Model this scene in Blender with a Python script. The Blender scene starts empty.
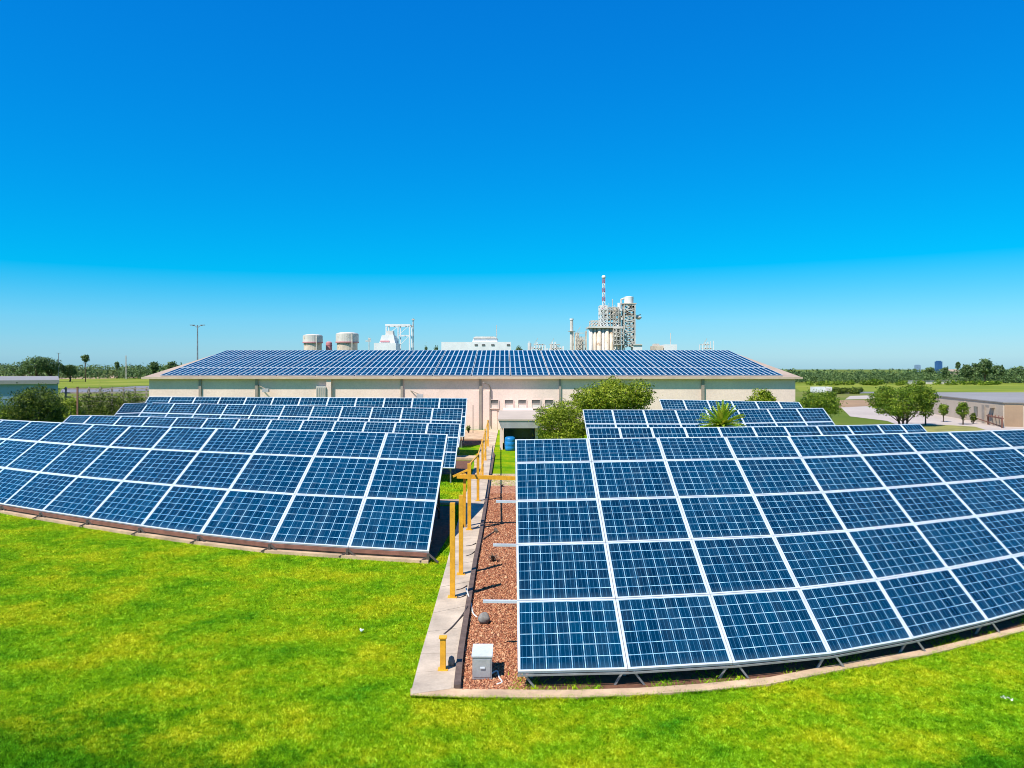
import bpy, bmesh, math, random
import numpy as np
from mathutils import Vector
random.seed(7)
rng = np.random.default_rng(7)
R = math.radians
# ------------------------------------------------------------------ camera, sky, sun, exposure
sc = bpy.context.scene
col = sc.collection
F, CX, HY, H = 771.0, 512.0, 369.0, 5.5        # focal length in pixels, centre column, horizon row, eye height
cam = bpy.data.cameras.new('camera')
cam.sensor_width = 36.0
cam.lens = F / 1024.0 * 36.0
cam.shift_y = -(384.0 - HY) / 1024.0
cam.clip_start = 0.1
cam.clip_end = 20000
co = bpy.data.objects.new('camera', cam)
co.location = (0, 0, H)
co.rotation_euler = (R(90), 0, 0)
col.objects.link(co)
sc.camera = co

SUN = Vector((-0.40, -0.42, 0.82)).normalized()   # towards the sun
elev = math.asin(SUN.z)
azim = math.atan2(SUN.x, SUN.y)
w = bpy.data.worlds.new('World')
sc.world = w
w.use_nodes = True
nt = w.node_tree
bg = nt.nodes['Background']
sky = nt.nodes.new('ShaderNodeTexSky')
sky.sky_type = 'NISHITA'
sky.sun_disc = False
sky.sun_elevation = elev
sky.sun_rotation = azim
sky.air_density = 1.0
sky.dust_density = 0.35
sky.ozone_density = 3.0
hs = nt.nodes.new('ShaderNodeHueSaturation')
hs.inputs['Saturation'].default_value = 1.45
hs.inputs['Hue'].default_value = 0.492
nt.links.new(sky.outputs[0], hs.inputs['Color'])
# the camera's own colour rendering of the sky: each channel of the sky gets its own tone curve
EXPO = 0.8
def mn(op, a, b=0.0):
    m = nt.nodes.new('ShaderNodeMath'); m.operation = op
    for k, v in enumerate((a, b)):
        if isinstance(v, bpy.types.NodeSocket): nt.links.new(v, m.inputs[k])
        else: m.inputs[k].default_value = v
    return m.outputs[0]
sp_ = nt.nodes.new('ShaderNodeSeparateColor'); cb_ = nt.nodes.new('ShaderNodeCombineColor')
nt.links.new(hs.outputs[0], sp_.inputs[0])
k0 = 0.12 * 2 ** 0.35
kk = 1.0 / (0.1 * 2 ** EXPO)
rr_ = mn('MAXIMUM', mn('SUBTRACT', mn('MULTIPLY', sp_.outputs[0], 0.57 * k0), 0.165), 0.001)
gg_ = mn('MULTIPLY', mn('POWER', mn('MULTIPLY', sp_.outputs[1], k0), 0.8), 0.70)
bb_ = mn('MULTIPLY', mn('POWER', mn('MULTIPLY', sp_.outputs[2], k0), 0.5), 0.97)
for i_, c_ in enumerate((rr_, gg_, bb_)):
    nt.links.new(mn('MULTIPLY', c_, kk), cb_.inputs[i_])
nt.links.new(cb_.outputs[0], bg.inputs['Color'])
bg.inputs['Strength'].default_value = 0.1
sd = bpy.data.lights.new('sun', 'SUN')
sd.energy = 4.0
sd.angle = R(0.5)
sd.color = (1.0, 0.95, 0.87)
so = bpy.data.objects.new('sun', sd)
so.rotation_euler = SUN.to_track_quat('Z', 'Y').to_euler()
so.location = (0, 0, 60)
col.objects.link(so)
sc.view_settings.view_transform = 'Standard'
sc.view_settings.look = 'None'
sc.view_settings.gamma = 1.0
sc.view_settings.use_curve_mapping = False
sc.view_settings.exposure = EXPO
sc.render.engine = 'CYCLES'
sc.cycles.max_bounces = 6
sc.cycles.diffuse_bounces = 3
sc.cycles.glossy_bounces = 3
sc.cycles.transmission_bounces = 3
sc.cycles.volume_bounces = 0
sc.cycles.filter_width = 1.0

# ------------------------------------------------------------------ helpers
def W(px, D, z=0.0):                       # the point at depth D seen in column px
    return Vector(((px - CX) / F * D, D, z))
def ZY(py, D):                             # the height that shows in row py at depth D
    return H - (py - HY) * D / F
def G(px, py, z=0.0):                      # the point at height z seen at (px, py)
    D = F * (H - z) / (py - HY)
    return Vector(((px - CX) / F * D, D, z))

def new_mat(name):
    m = bpy.data.materials.new(name)
    m.use_nodes = True
    return m, m.node_tree, m.node_tree.nodes['Principled BSDF']
def noise(nt, scale, detail=4, rough=0.6, vec=None, dim='3D'):
    n = nt.nodes.new('ShaderNodeTexNoise')
    n.inputs['Scale'].default_value = scale
    n.inputs['Detail'].default_value = detail
    n.inputs['Roughness'].default_value = rough
    if vec is None:
        tc = nt.nodes.new('ShaderNodeTexCoord')
        vec = tc.outputs['Object']
    nt.links.new(vec, n.inputs['Vector'])
    return n.outputs['Fac']
def ramp(nt, fac, stops):
    r = nt.nodes.new('ShaderNodeValToRGB')
    e = r.color_ramp.elements
    while len(e) < len(stops):
        e.new(0.5)
    for k, (p, c) in enumerate(stops):
        e[k].position = p
        e[k].color = (*c, 1) if len(c) == 3 else c
    nt.links.new(fac, r.inputs[0])
    return r.outputs[0]
def mixc(nt, fac, a, b, mode='MIX'):
    m = nt.nodes.new('ShaderNodeMix')
    m.data_type = 'RGBA'
    m.blend_type = mode
    for sock, v in ((m.inputs[0], fac), (m.inputs[6], a), (m.inputs[7], b)):
        if isinstance(v, bpy.types.NodeSocket):
            nt.links.new(v, sock)
        elif isinstance(v, (tuple, list)):
            sock.default_value = (*v, 1)
        else:
            sock.default_value = v
    return m.outputs[2]
def math_n(nt, op, a, b=0.0, c=None):
    m = nt.nodes.new('ShaderNodeMath')
    m.operation = op
    for k, v in enumerate((a, b) if c is None else (a, b, c)):
        if isinstance(v, bpy.types.NodeSocket):
            nt.links.new(v, m.inputs[k])
        else:
            m.inputs[k].default_value = v
    return m.outputs[0]
def bump(nt, p, height, strength=0.4, dist=0.02):
    b = nt.nodes.new('ShaderNodeBump')
    b.inputs['Strength'].default_value = strength
    b.inputs['Distance'].default_value = dist
    nt.links.new(height, b.inputs['Height'])
    nt.links.new(b.outputs[0], p.inputs['Normal'])

def worn(name, c, rough=0.7, scale=3.0, amt=0.22, metal=0.0, fine=40.0, bmp=0.15, spec=0.5):
    """a plain surface with soft stains and a fine grain"""
    m, nt, p = new_mat(name)
    a = noise(nt, scale, 6, 0.65)
    d = tuple(x * (1 - amt) for x in c)
    l = tuple(min(1, x * (1 + amt * 0.6)) for x in c)
    cc = ramp(nt, a, [(0.3, d), (0.7, l)])
    f = noise(nt, fine, 3, 0.6)
    cc = mixc(nt, 0.25, cc, ramp(nt, f, [(0.3, (0.45,) * 3), (0.7, (1, 1, 1))]), 'MULTIPLY')
    nt.links.new(cc, p.inputs['Base Color'])
    p.inputs['Roughness'].default_value = rough
    p.inputs['Metallic'].default_value = metal
    p.inputs['Specular IOR Level'].default_value = spec
    if bmp:
        bump(nt, p, f, bmp, 0.01)
    return m

def glass_cells(name, nc, nr, line=0.07, busk=0.5):
    m, nt, p = new_mat(name)
    uv = nt.nodes.new('ShaderNodeUVMap')
    uv.uv_map = 'UVMap'
    sep = nt.nodes.new('ShaderNodeSeparateXYZ')
    nt.links.new(uv.outputs[0], sep.inputs[0])
    u = math_n(nt, 'MULTIPLY', sep.outputs[0], nc)
    v = math_n(nt, 'MULTIPLY', sep.outputs[1], nr)
    def lines(x, wd):
        fr = math_n(nt, 'FRACT', x)
        d = math_n(nt, 'ABSOLUTE', math_n(nt, 'SUBTRACT', fr, 0.5))
        return math_n(nt, 'GREATER_THAN', d, 0.5 - wd / 2)
    lu, lv = lines(u, line), lines(v, line)
    grid = math_n(nt, 'MAXIMUM', lu, lv)
    bus = lines(math_n(nt, 'ADD', math_n(nt, 'MULTIPLY', u, 3), 0.5), 0.13)
    fl = nt.nodes.new('ShaderNodeCombineXYZ')
    nt.links.new(math_n(nt, 'FLOOR', u), fl.inputs[0])
    nt.links.new(math_n(nt, 'FLOOR', v), fl.inputs[1])
    oi = nt.nodes.new('ShaderNodeObjectInfo')
    nt.links.new(math_n(nt, 'MULTIPLY', oi.outputs['Random'], 77), fl.inputs[2])
    wn = nt.nodes.new('ShaderNodeTexWhiteNoise')
    nt.links.new(fl.outputs[0], wn.inputs['Vector'])
    cell = ramp(nt, wn.outputs['Value'], [(0.0, (0.0003, 0.018, 0.044)), (1.0, (0.0007, 0.033, 0.074))])
    grain = noise(nt, 26, 3, 0.7)
    cell = mixc(nt, 0.5, cell, ramp(nt, grain, [(0.35, (0.5, 0.55, 0.6)), (0.7, (1.3, 1.3, 1.3))]), 'MULTIPLY')
    pan = ramp(nt, oi.outputs['Random'], [(0, (0.8, 0.82, 0.85)), (1, (1.25, 1.2, 1.15))])
    cell = mixc(nt, 1.0, cell, pan, 'MULTIPLY')
    c = mixc(nt, math_n(nt, 'MULTIPLY', bus, busk), cell, (0.05, 0.17, 0.28))
    lc = ramp(nt, noise(nt, 5, 3), [(0.35, (0.07, 0.22, 0.34)), (0.62, (0.34, 0.52, 0.60))])
    c = mixc(nt, grid, c, lc)
    # dust: runs down the glass and gathers along the lower edge of the module
    mpd = nt.nodes.new('ShaderNodeMapping'); mpd.inputs['Scale'].default_value = (9, 1.2, 1)
    nt.links.new(uv.outputs[0], mpd.inputs['Vector'])
    sh = nt.nodes.new('ShaderNodeVectorMath'); sh.operation = 'ADD'
    cx3 = nt.nodes.new('ShaderNodeCombineXYZ'); nt.links.new(math_n(nt, 'MULTIPLY', oi.outputs['Random'], 91), cx3.inputs[2])
    nt.links.new(mpd.outputs[0], sh.inputs[0]); nt.links.new(cx3.outputs[0], sh.inputs[1])
    streak = ramp(nt, noise(nt, 1.0, 6, 0.7, sh.outputs[0]), [(0.48, (0, 0, 0)), (0.8, (0.07, 0.07, 0.07))])
    low = ramp(nt, sep.outputs[1], [(0.0, (0.09, 0.09, 0.09)), (0.10, (0, 0, 0))])
    du = mixc(nt, 1.0, streak, low, 'ADD')
    c = mixc(nt, du, c, (0.20, 0.32, 0.36))
    nt.links.new(c, p.inputs['Base Color'])
    rr = ramp(nt, noise(nt, 1.3, 5, 0.7), [(0.3, (0.06,) * 3), (0.75, (0.22,) * 3)])
    nt.links.new(rr, p.inputs['Roughness'])
    p.inputs['Specular IOR Level'].default_value = 0.22
    return m

M = {}
M['frame'] = worn('aluminium_frame', (0.55, 0.58, 0.60), 0.45, 2.0, 0.15, 0.0, 60, 0)
M['cells_big'] = glass_cells('cells_big', 8, 6, 0.062, 0.42)
M['cells_left'] = glass_cells('cells_left', 7, 7, 0.062, 0.25)
M['cells_far'] = glass_cells('cells_far', 7, 5, 0.065, 0.1)
M['galv'] = worn('galvanised_steel', (0.33, 0.33, 0.33), 0.5, 4, 0.3, 0.4)
M['rust'] = worn('brown_steel', (0.22, 0.09, 0.06), 0.7, 3, 0.4)
M['dark_steel'] = worn('dark_steel', (0.09, 0.07, 0.06), 0.6, 4, 0.3)
M['concrete'] = worn('pale_concrete', (0.53, 0.42, 0.31), 0.85, 1.1, 0.36, 0, 30, 0.3)
M['kerb'] = worn('sandy_kerb', (0.56, 0.38, 0.23), 0.9, 1.4, 0.4, 0, 22, 0.4)
M['yard'] = worn('yard_concrete', (0.46, 0.38, 0.32), 0.9, 0.06, 0.2, 0, 2, 0)
M['earth'] = worn('bare_earth', (0.33, 0.20, 0.10), 0.95, 0.05, 0.35, 0, 2, 0)
M['lawn_dry'] = worn('dry_lawn', (0.26, 0.24, 0.05), 0.95, 0.8, 0.4, 0, 8, 0)
M['road'] = worn('grey_road', (0.19, 0.18, 0.20), 0.9, 0.05, 0.2, 0, 2, 0)
M['wall'] = worn('cream_wall', (0.82, 0.62, 0.52), 0.85, 0.35, 0.10, 0, 8, 0.1)
M['roof_tan'] = worn('tan_roof', (0.42, 0.31, 0.23), 0.8, 0.5, 0.2)
M['fascia'] = worn('fascia', (0.55, 0.42, 0.30), 0.8, 0.8, 0.2)
M['pipe_brown'] = worn('downpipe_paint', (0.33, 0.27, 0.22), 0.6, 2, 0.2)
M['white'] = worn('white_paint', (0.78, 0.77, 0.74), 0.6, 0.6, 0.12, 0, 6, 0)
M['offwhite'] = worn('tank_paint', (0.66, 0.61, 0.54), 0.6, 0.7, 0.2, 0, 6, 0)
M['beige'] = worn('beige_cladding', (0.66, 0.54, 0.42), 0.7, 0.5, 0.3, 0, 4, 0)
M['lattice'] = worn('plant_steel', (0.60, 0.54, 0.47), 0.6, 1, 0.4, 0, 4, 0)
M['yellow'] = worn('yellow_paint', (0.80, 0.38, 0.02), 0.5, 6, 0.25, 0, 60, 0.1)
M['red'] = worn('red_paint', (0.50, 0.14, 0.19), 0.6, 2, 0.2)
M['pink'] = worn('faded_red', (0.60, 0.25, 0.27), 0.6, 2, 0.2)
M['blue'] = worn('blue_plastic', (0.01, 0.22, 0.55), 0.4, 6, 0.3)
M['bluewall'] = worn('blue_grey_wall', (0.20, 0.30, 0.42), 0.8, 0.4, 0.2)
M['grey_roof'] = worn('grey_roof', (0.26, 0.24, 0.23), 0.85, 0.08, 0.2, 0, 3, 0)
M['canopy'] = worn('canopy_paint', (0.46, 0.44, 0.44), 0.7, 1.5, 0.2)
M['glass_dark'] = worn('dark_glass', (0.08, 0.34, 0.62), 0.15, 2, 0.3, 0, 20, 0)
M['window'] = worn('window_pane', (0.16, 0.15, 0.14), 0.25, 2, 0.4, 0, 12, 0)
M['brownwall'] = worn('brown_wall', (0.36, 0.24, 0.15), 0.85, 0.3, 0.2)
M['tanwall'] = worn('tan_wall', (0.50, 0.40, 0.31), 0.85, 0.3, 0.15)
M['timber'] = worn('timber_edging', (0.13, 0.085, 0.065), 0.8, 5, 0.45, 0, 30, 0.4)
M['stone'] = worn('grey_stone', (0.24, 0.22, 0.20), 0.8, 12, 0.35, 0, 60, 0.5)
M['cabinet'] = worn('cabinet_metal', (0.48, 0.49, 0.50), 0.38, 3, 0.25, 0.35, 20, 0.05)
M['cabinet_top'] = worn('cabinet_lid', (0.68, 0.70, 0.72), 0.45, 3, 0.15, 0.1, 20, 0.05)
M['black'] = worn('black_rubber', (0.025, 0.02, 0.02), 0.6, 5, 0.2)
M['bark'] = worn('bark', (0.11, 0.075, 0.05), 0.9, 6, 0.4, 0, 20, 0.5)
M['tower_blue'] = worn('blue_tower_cladding', (0.04, 0.12, 0.30), 0.4, 0.1, 0.2, 0, 1, 0)
M['wood'] = worn('weathered_wood', (0.34, 0.28, 0.22), 0.85, 3, 0.3)

def chip(m, c2, sc_=9.0, th=0.64):
    nt = m.node_tree; p = nt.nodes['Principled BSDF']
    src = p.inputs['Base Color'].links[0].from_socket
    k = ramp(nt, noise(nt, sc_, 6, 0.75), [(th, (0, 0, 0)), (th + 0.04, (1, 1, 1))])
    nt.links.new(mixc(nt, k, src, c2), p.inputs['Base Color'])
chip(M['yellow'], (0.25, 0.11, 0.04), 7, 0.62)
chip(M['cabinet'], (0.22, 0.18, 0.14), 8, 0.66)
chip(M['offwhite'], (0.42, 0.33, 0.24), 0.8, 0.62)
chip(M['beige'], (0.36, 0.24, 0.15), 0.9, 0.58)
def soil_mat():
    m, nt, p = new_mat('dark_soil')
    a = noise(nt, 5, 8, 0.7)
    nt.links.new(ramp(nt, a, [(0.3, (0.07, 0.025, 0.010)), (0.7, (0.20, 0.085, 0.045))]), p.inputs['Base Color'])
    p.inputs['Roughness'].default_value = 0.95
    bump(nt, p, noise(nt, 30, 5), 0.8, 0.03)
    return m
M['soil'] = soil_mat()
def gravel_mat(name, inst):
    m, nt, p = new_mat(name)
    if inst:
        at = nt.nodes.new('ShaderNodeAttribute')
        at.attribute_name = 'tint'
        fac = at.outputs['Fac']
    else:
        tc = nt.nodes.new('ShaderNodeTexCoord')
        vo = nt.nodes.new('ShaderNodeTexVoronoi')
        vo.inputs['Scale'].default_value = 26
        nt.links.new(tc.outputs['Object'], vo.inputs['Vector'])
        sp = nt.nodes.new('ShaderNodeSeparateColor')
        nt.links.new(vo.outputs['Color'], sp.inputs[0])
        fac = sp.outputs[0]
        bump(nt, p, vo.outputs['Distance'], 0.8, 0.02)
    c = ramp(nt, fac, [(0.0, (0.10, 0.025, 0.012)), (0.35, (0.30, 0.095, 0.04)), (0.7, (0.45, 0.18, 0.08)), (1.0, (0.60, 0.36, 0.20))])
    nt.links.new(c, p.inputs['Base Color'])
    p.inputs['Roughness'].default_value = 0.85
    return m
M['gravel'] = gravel_mat('gravel_ground', False)
M['pebble'] = gravel_mat('gravel_pebbles', True)

def lawn_mat(name, blades):
    m, nt, p = new_mat(name)
    geo = nt.nodes.new('ShaderNodeNewGeometry')
    pos = geo.outputs['Position']
    mp = nt.nodes.new('ShaderNodeMapping')
    mp.inputs['Scale'].default_value = (1, 1, 0)
    nt.links.new(pos, mp.inputs['Vector'])
    big = noise(nt, 0.55, 7, 0.72, mp.outputs[0])
    c = ramp(nt, big, [(0.33, (0.062, 0.235, 0.003)), (0.47, (0.195, 0.375, 0.004)), (0.63, (0.400, 0.445, 0.006))])
    # deeper green, lusher patches in the near corners of the lawn
    for (cx_, cy_, rx_, ry_) in ((-7.0, 10.6, 3.6, 2.3), (-3.6, 10.2, 2.6, 0.9), (7.6, 10.6, 2.6, 1.1)):
        m2 = nt.nodes.new('ShaderNodeMapping')
        m2.inputs['Location'].default_value = (-cx_ / rx_, -cy_ / ry_, 0)
        m2.inputs['Scale'].default_value = (1 / rx_, 1 / ry_, 0)
        nt.links.new(pos, m2.inputs['Vector'])
        ln = nt.nodes.new('ShaderNodeVectorMath'); ln.operation = 'LENGTH'
        nt.links.new(m2.outputs[0], ln.inputs[0])
        dd = math_n(nt, 'ADD', ln.outputs['Value'], math_n(nt, 'MULTIPLY', math_n(nt, 'SUBTRACT', noise(nt, 1.1, 6, 0.7, mp.outputs[0]), 0.5), 2.2))
        k2 = ramp(nt, dd, [(0.35, (0.30, 0.55, 0.5)), (1.1, (1, 1, 1))])
        c = mixc(nt, 1.0, c, k2, 'MULTIPLY')
    if blades:
        at = nt.nodes.new('ShaderNodeAttribute')
        at.attribute_name = 'tint'
        t = ramp(nt, at.outputs['Fac'], [(0.0, (0.22, 0.34, 0.3)), (0.5, (1.0, 1.0, 1.0)), (1.0, (1.8, 1.65, 6.0))])
        c = mixc(nt, 1.0, c, t, 'MULTIPLY')
    else:
        f = noise(nt, 30, 4, 0.75, mp.outputs[0])
        c = mixc(nt, 1.0, c, ramp(nt, f, [(0.3, (0.35, 0.42, 0.4)), (0.7, (1.15, 1.1, 1.1))]), 'MULTIPLY')
        far = noise(nt, 0.02, 4, 0.6, mp.outputs[0])
        sx = nt.nodes.new('ShaderNodeSeparateXYZ')
        nt.links.new(pos, sx.inputs[0])
        k = math_n(nt, 'GREATER_THAN', sx.outputs[1], 75.0)
        fc = ramp(nt, far, [(0.3, (0.06, 0.11, 0.015)), (0.5, (0.12, 0.16, 0.025)), (0.7, (0.19, 0.18, 0.06))])
        c = mixc(nt, k, c, fc)
        bump(nt, p, f, 0.8, 0.05)
    nt.links.new(c, p.inputs['Base Color'])
    p.inputs['Roughness'].default_value = 0.85
    p.inputs['Specular IOR Level'].default_value = 0.03
    if blades:
        va = nt.nodes.new('ShaderNodeVectorMath'); va.operation = 'SCALE'; va.inputs['Scale'].default_value = 0.7
        nt.links.new(geo.outputs['Normal'], va.inputs[0])
        vb = nt.nodes.new('ShaderNodeVectorMath'); vb.operation = 'ADD'; vb.inputs[1].default_value = (0, 0, 1)
        nt.links.new(va.outputs[0], vb.inputs[0])
        vc = nt.nodes.new('ShaderNodeVectorMath'); vc.operation = 'NORMALIZE'
        nt.links.new(vb.outputs[0], vc.inputs[0])
        nt.links.new(vc.outputs[0], p.inputs['Normal'])
    if blades:
        tr = nt.nodes.new('ShaderNodeBsdfTranslucent')
        nt.links.new(c, tr.inputs[0])
        ms = nt.nodes.new('ShaderNodeMixShader')
        ms.inputs[0].default_value = 0.15
        nt.links.new(p.outputs[0], ms.inputs[1])
        nt.links.new(tr.outputs[0], ms.inputs[2])
        nt.links.new(ms.outputs[0], nt.nodes['Material Output'].inputs[0])
    return m
M['lawn'] = lawn_mat('lawn_ground', False)
M['blade'] = lawn_mat('grass_blades', True)

def leaf_mat(name, dark, mid, light):
    m, nt, p = new_mat(name)
    at = nt.nodes.new('ShaderNodeAttribute')
    at.attribute_name = 'tint'
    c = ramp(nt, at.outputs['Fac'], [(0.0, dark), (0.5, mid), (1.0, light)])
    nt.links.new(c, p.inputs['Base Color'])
    p.inputs['Roughness'].default_value = 0.6
    p.inputs['Specular IOR Level'].default_value = 0.25
    tr = nt.nodes.new('ShaderNodeBsdfTranslucent')
    nt.links.new(c, tr.inputs[0])
    ms = nt.nodes.new('ShaderNodeMixShader')
    ms.inputs[0].default_value = 0.25
    nt.links.new(p.outputs[0], ms.inputs[1])
    nt.links.new(tr.outputs[0], ms.inputs[2])
    nt.links.new(ms.outputs[0], nt.nodes['Material Output'].inputs[0])
    return m
M['leaf'] = leaf_mat('leaf_green', (0.02, 0.05, 0.003), (0.10, 0.185, 0.006), (0.36, 0.42, 0.04))
M['leaf_yellow'] = leaf_mat('leaf_yellow_green', (0.03, 0.06, 0.002), (0.19, 0.26, 0.004), (0.50, 0.52, 0.06))
M['leaf_dark'] = leaf_mat('leaf_dark', (0.012, 0.028, 0.003), (0.05, 0.09, 0.006), (0.24, 0.29, 0.03))
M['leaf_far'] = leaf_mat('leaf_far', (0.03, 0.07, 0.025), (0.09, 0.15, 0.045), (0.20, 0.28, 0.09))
M['palm'] = leaf_mat('palm_leaf', (0.06, 0.18, 0.01), (0.22, 0.38, 0.015), (0.65, 0.55, 0.05))
M['litter'] = worn('white_petal', (0.80, 0.76, 0.66), 0.7)

def tag(o, label=None, cat=None, group=None, kind=None):
    if label: o['label'] = label
    if cat: o['category'] = cat
    if group: o['group'] = group
    if kind: o['kind'] = kind
    return o
def link(name, me, parent=None):
    o = bpy.data.objects.new(name, me)
    col.objects.link(o)
    if parent is not None:
        o.parent = parent
        o.matrix_parent_inverse.identity()
    return o
def empty(name, loc, label, cat, group=None):
    o = bpy.data.objects.new(name, None)
    o.location = loc
    o.empty_display_size = 0.3
    col.objects.link(o)
    return tag(o, label, cat, group)
def base_of(parent):
    v = Vector((0, 0, 0))
    while parent is not None:
        v += parent.location
        parent = parent.parent
    return v
class MB:
    """collects shapes given in world coordinates; build() links them as one mesh under its parent"""
    def __init__(s):
        s.v, s.f, s.uv, s.mi = [], [], [], []
        s.cur = 0
    def face(s, pts, uv=None):
        n = len(s.v)
        s.v += [tuple(p) for p in pts]
        s.f.append(tuple(range(n, n + len(pts))))
        s.uv.append(uv or [(0, 0)] * len(pts))
        s.mi.append(s.cur)
    def hexa(s, b, t):                       # four bottom points, four top points, both anticlockwise from above
        s.face(t); s.face(b[::-1])
        for k in range(4):
            j = (k + 1) % 4
            s.face([b[k], b[j], t[j], t[k]])
    def box(s, x0, x1, y0, y1, z0, z1):
        b = [(x0, y0, z0), (x1, y0, z0), (x1, y1, z0), (x0, y1, z0)]
        t = [(x, y, z1) for x, y, _ in b]
        s.hexa(b, t)
    def prism(s, poly, z0, z1):
        n = len(poly)
        s.face([(p[0], p[1], z1) for p in poly])
        s.face([(p[0], p[1], z0) for p in poly][::-1])
        for k in range(n):
            a, b = poly[k], poly[(k + 1) % n]
            s.face([(a[0], a[1], z0), (b[0], b[1], z0), (b[0], b[1], z1), (a[0], a[1], z1)])
    def bar(s, a, b, w, h=None):             # square bar from a to b
        a, b = Vector(a), Vector(b)
        h = h or w
        d = (b - a).normalized()
        up = Vector((0, 0, 1)) if abs(d.z) < 0.95 else Vector((0, 1, 0))
        x = d.cross(up).normalized() * w / 2
        y = x.normalized().cross(d).normalized() * h / 2
        s.hexa([a - x - y, a + x - y, b + x - y, b - x - y][::1], [a - x + y, a + x + y, b + x + y, b - x + y])
    def tube(s, pts, rad, n=8, cap=True):
        pts = [Vector(p) for p in pts]
        rad = rad if isinstance(rad, (list, tuple)) else [rad] * len(pts)
        base = len(s.v)
        ref = None
        for k, p in enumerate(pts):
            d = (pts[min(k + 1, len(pts) - 1)] - pts[max(k - 1, 0)]).normalized()
            if ref is None:
                ref = d.cross(Vector((0.3, 1, 0.1)) if abs(d.y) < 0.9 else Vector((1, 0, 0.1))).normalized()
            x = (ref - d * ref.dot(d)).normalized()
            ref = x
            y = d.cross(x)
            for j in range(n):
                a = 2 * math.pi * j / n
                s.v.append(tuple(p + (x * math.cos(a) + y * math.sin(a)) * rad[k]))
        for k in range(len(pts) - 1):
            for j in range(n):
                a = base + k * n + j
                b = base + k * n + (j + 1) % n
                s.f.append((a, b, b + n, a + n)); s.uv.append([(0, 0)] * 4); s.mi.append(s.cur)
        if cap:
            s.f.append(tuple(base + j for j in range(n))[::-1]); s.uv.append([(0, 0)] * n); s.mi.append(s.cur)
            t = base + (len(pts) - 1) * n
            s.f.append(tuple(t + j for j in range(n))); s.uv.append([(0, 0)] * n); s.mi.append(s.cur)
    def lathe(s, cx, cy, prof, n=24):
        s.tube([(cx, cy, z) for r, z in prof], [max(r, 0.001) for r, z in prof], n)
    def build(s, name, mats, parent=None, smooth=False):
        me = bpy.data.meshes.new(name)
        o = base_of(parent)
        me.from_pydata([(x - o.x, y - o.y, z - o.z) for x, y, z in s.v], [], s.f)
        uvl = me.uv_layers.new(name='UVMap')
        flat = [c for f in s.uv for p in f for c in p]
        uvl.data.foreach_set('uv', flat)
        for m in (mats if isinstance(mats, (list, tuple)) else [mats]):
            me.materials.append(m)
        me.polygons.foreach_set('material_index', s.mi)
        if smooth:
            me.polygons.foreach_set('use_smooth', [True] * len(me.polygons))
        me.update()
        return link(name, me, parent)
def bevel(o, w=0.02, seg=2):
    m = o.modifiers.new('bevel', 'BEVEL')
    m.width = w; m.segments = seg; m.limit_method = 'ANGLE'
    return o
def lerp_poly(pts, x):                       # value of a polyline at x
    for (x0, y0), (x1, y1) in zip(pts, pts[1:]):
        if x <= x1 or (x1, y1) == tuple(pts[-1]):
            return y0 + (y1 - y0) * (x - x0) / (x1 - x0)
def sheet(name, pts, m, z=None, sub=None):
    b = MB(); b.face([(p[0], p[1], p[2] if z is None else z) for p in pts])
    o = b.build(name, m)
    return tag(o, kind='structure')

# ------------------------------------------------------------------ ground
b = MB()
S = 9000
b.face([(-S, -200, 0), (S, -200, 0), (S, S, 0), (-S, S, 0)])
tag(b.build('ground', M['lawn']), kind='structure')

pathL = [(410.5, 697), (421, 656), (433, 615), (446, 568), (453, 540), (462, 508), (470, 481), (477, 458), (483, 438)]
pathR = [(453.5, 691), (457.5, 656), (465.5, 608), (473, 563), (478, 540), (483, 512), (488, 482), (493, 455), (497, 436)]
PL = [G(x, y) for x, y in pathL]; PR = [G(x, y) for x, y in pathR]
PL.append(Vector((PL[-1].x, 69.3, 0))); PR.append(Vector((PR[-1].x, 69.3, 0)))
b = MB()
for k in range(len(PL) - 1):
    n = 2 if k < 7 else 6
    for j in range(n):
        t0, t1 = j / n, (j + 1) / n - 0.006
        a0, a1 = PL[k].lerp(PL[k + 1], t0), PL[k].lerp(PL[k + 1], t1)
        c0, c1 = PR[k].lerp(PR[k + 1], t0), PR[k].lerp(PR[k + 1], t1)
        b.hexa([a0, c0, c1, a1], [p + Vector((0, 0, 0.05)) for p in (a0, c0, c1, a1)])
path = b.build('path', M['concrete']); tag(path, kind='structure')

kerb_px = [(410.5, 691, 697.5), (455, 691, 699), (520, 692, 699.5), (580, 692, 699.5), (640, 690, 697), (700, 686, 693), (768, 679.5, 686.5), (848, 664, 670.5), (931, 650, 656), (973, 640, 645.5), (1014, 630, 635), (1060, 618.5, 623), (1120, 603, 607), (1200, 584, 588)]
KT = [G(x, a) for x, a, c in kerb_px]; KB = [G(x, c) for x, a, c in kerb_px]
b = MB()
for k in range(len(KT) - 1):
    if k == 0:
        z = 0.044
    else:
        z = 0.04
    q = [KB[k], KB[k + 1], KT[k + 1], KT[k]]
    b.hexa([Vector(p) for p in q], [p + Vector((0, 0, z)) for p in q])
tag(b.build('front_kerb', M['kerb']), kind='structure')

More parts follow.
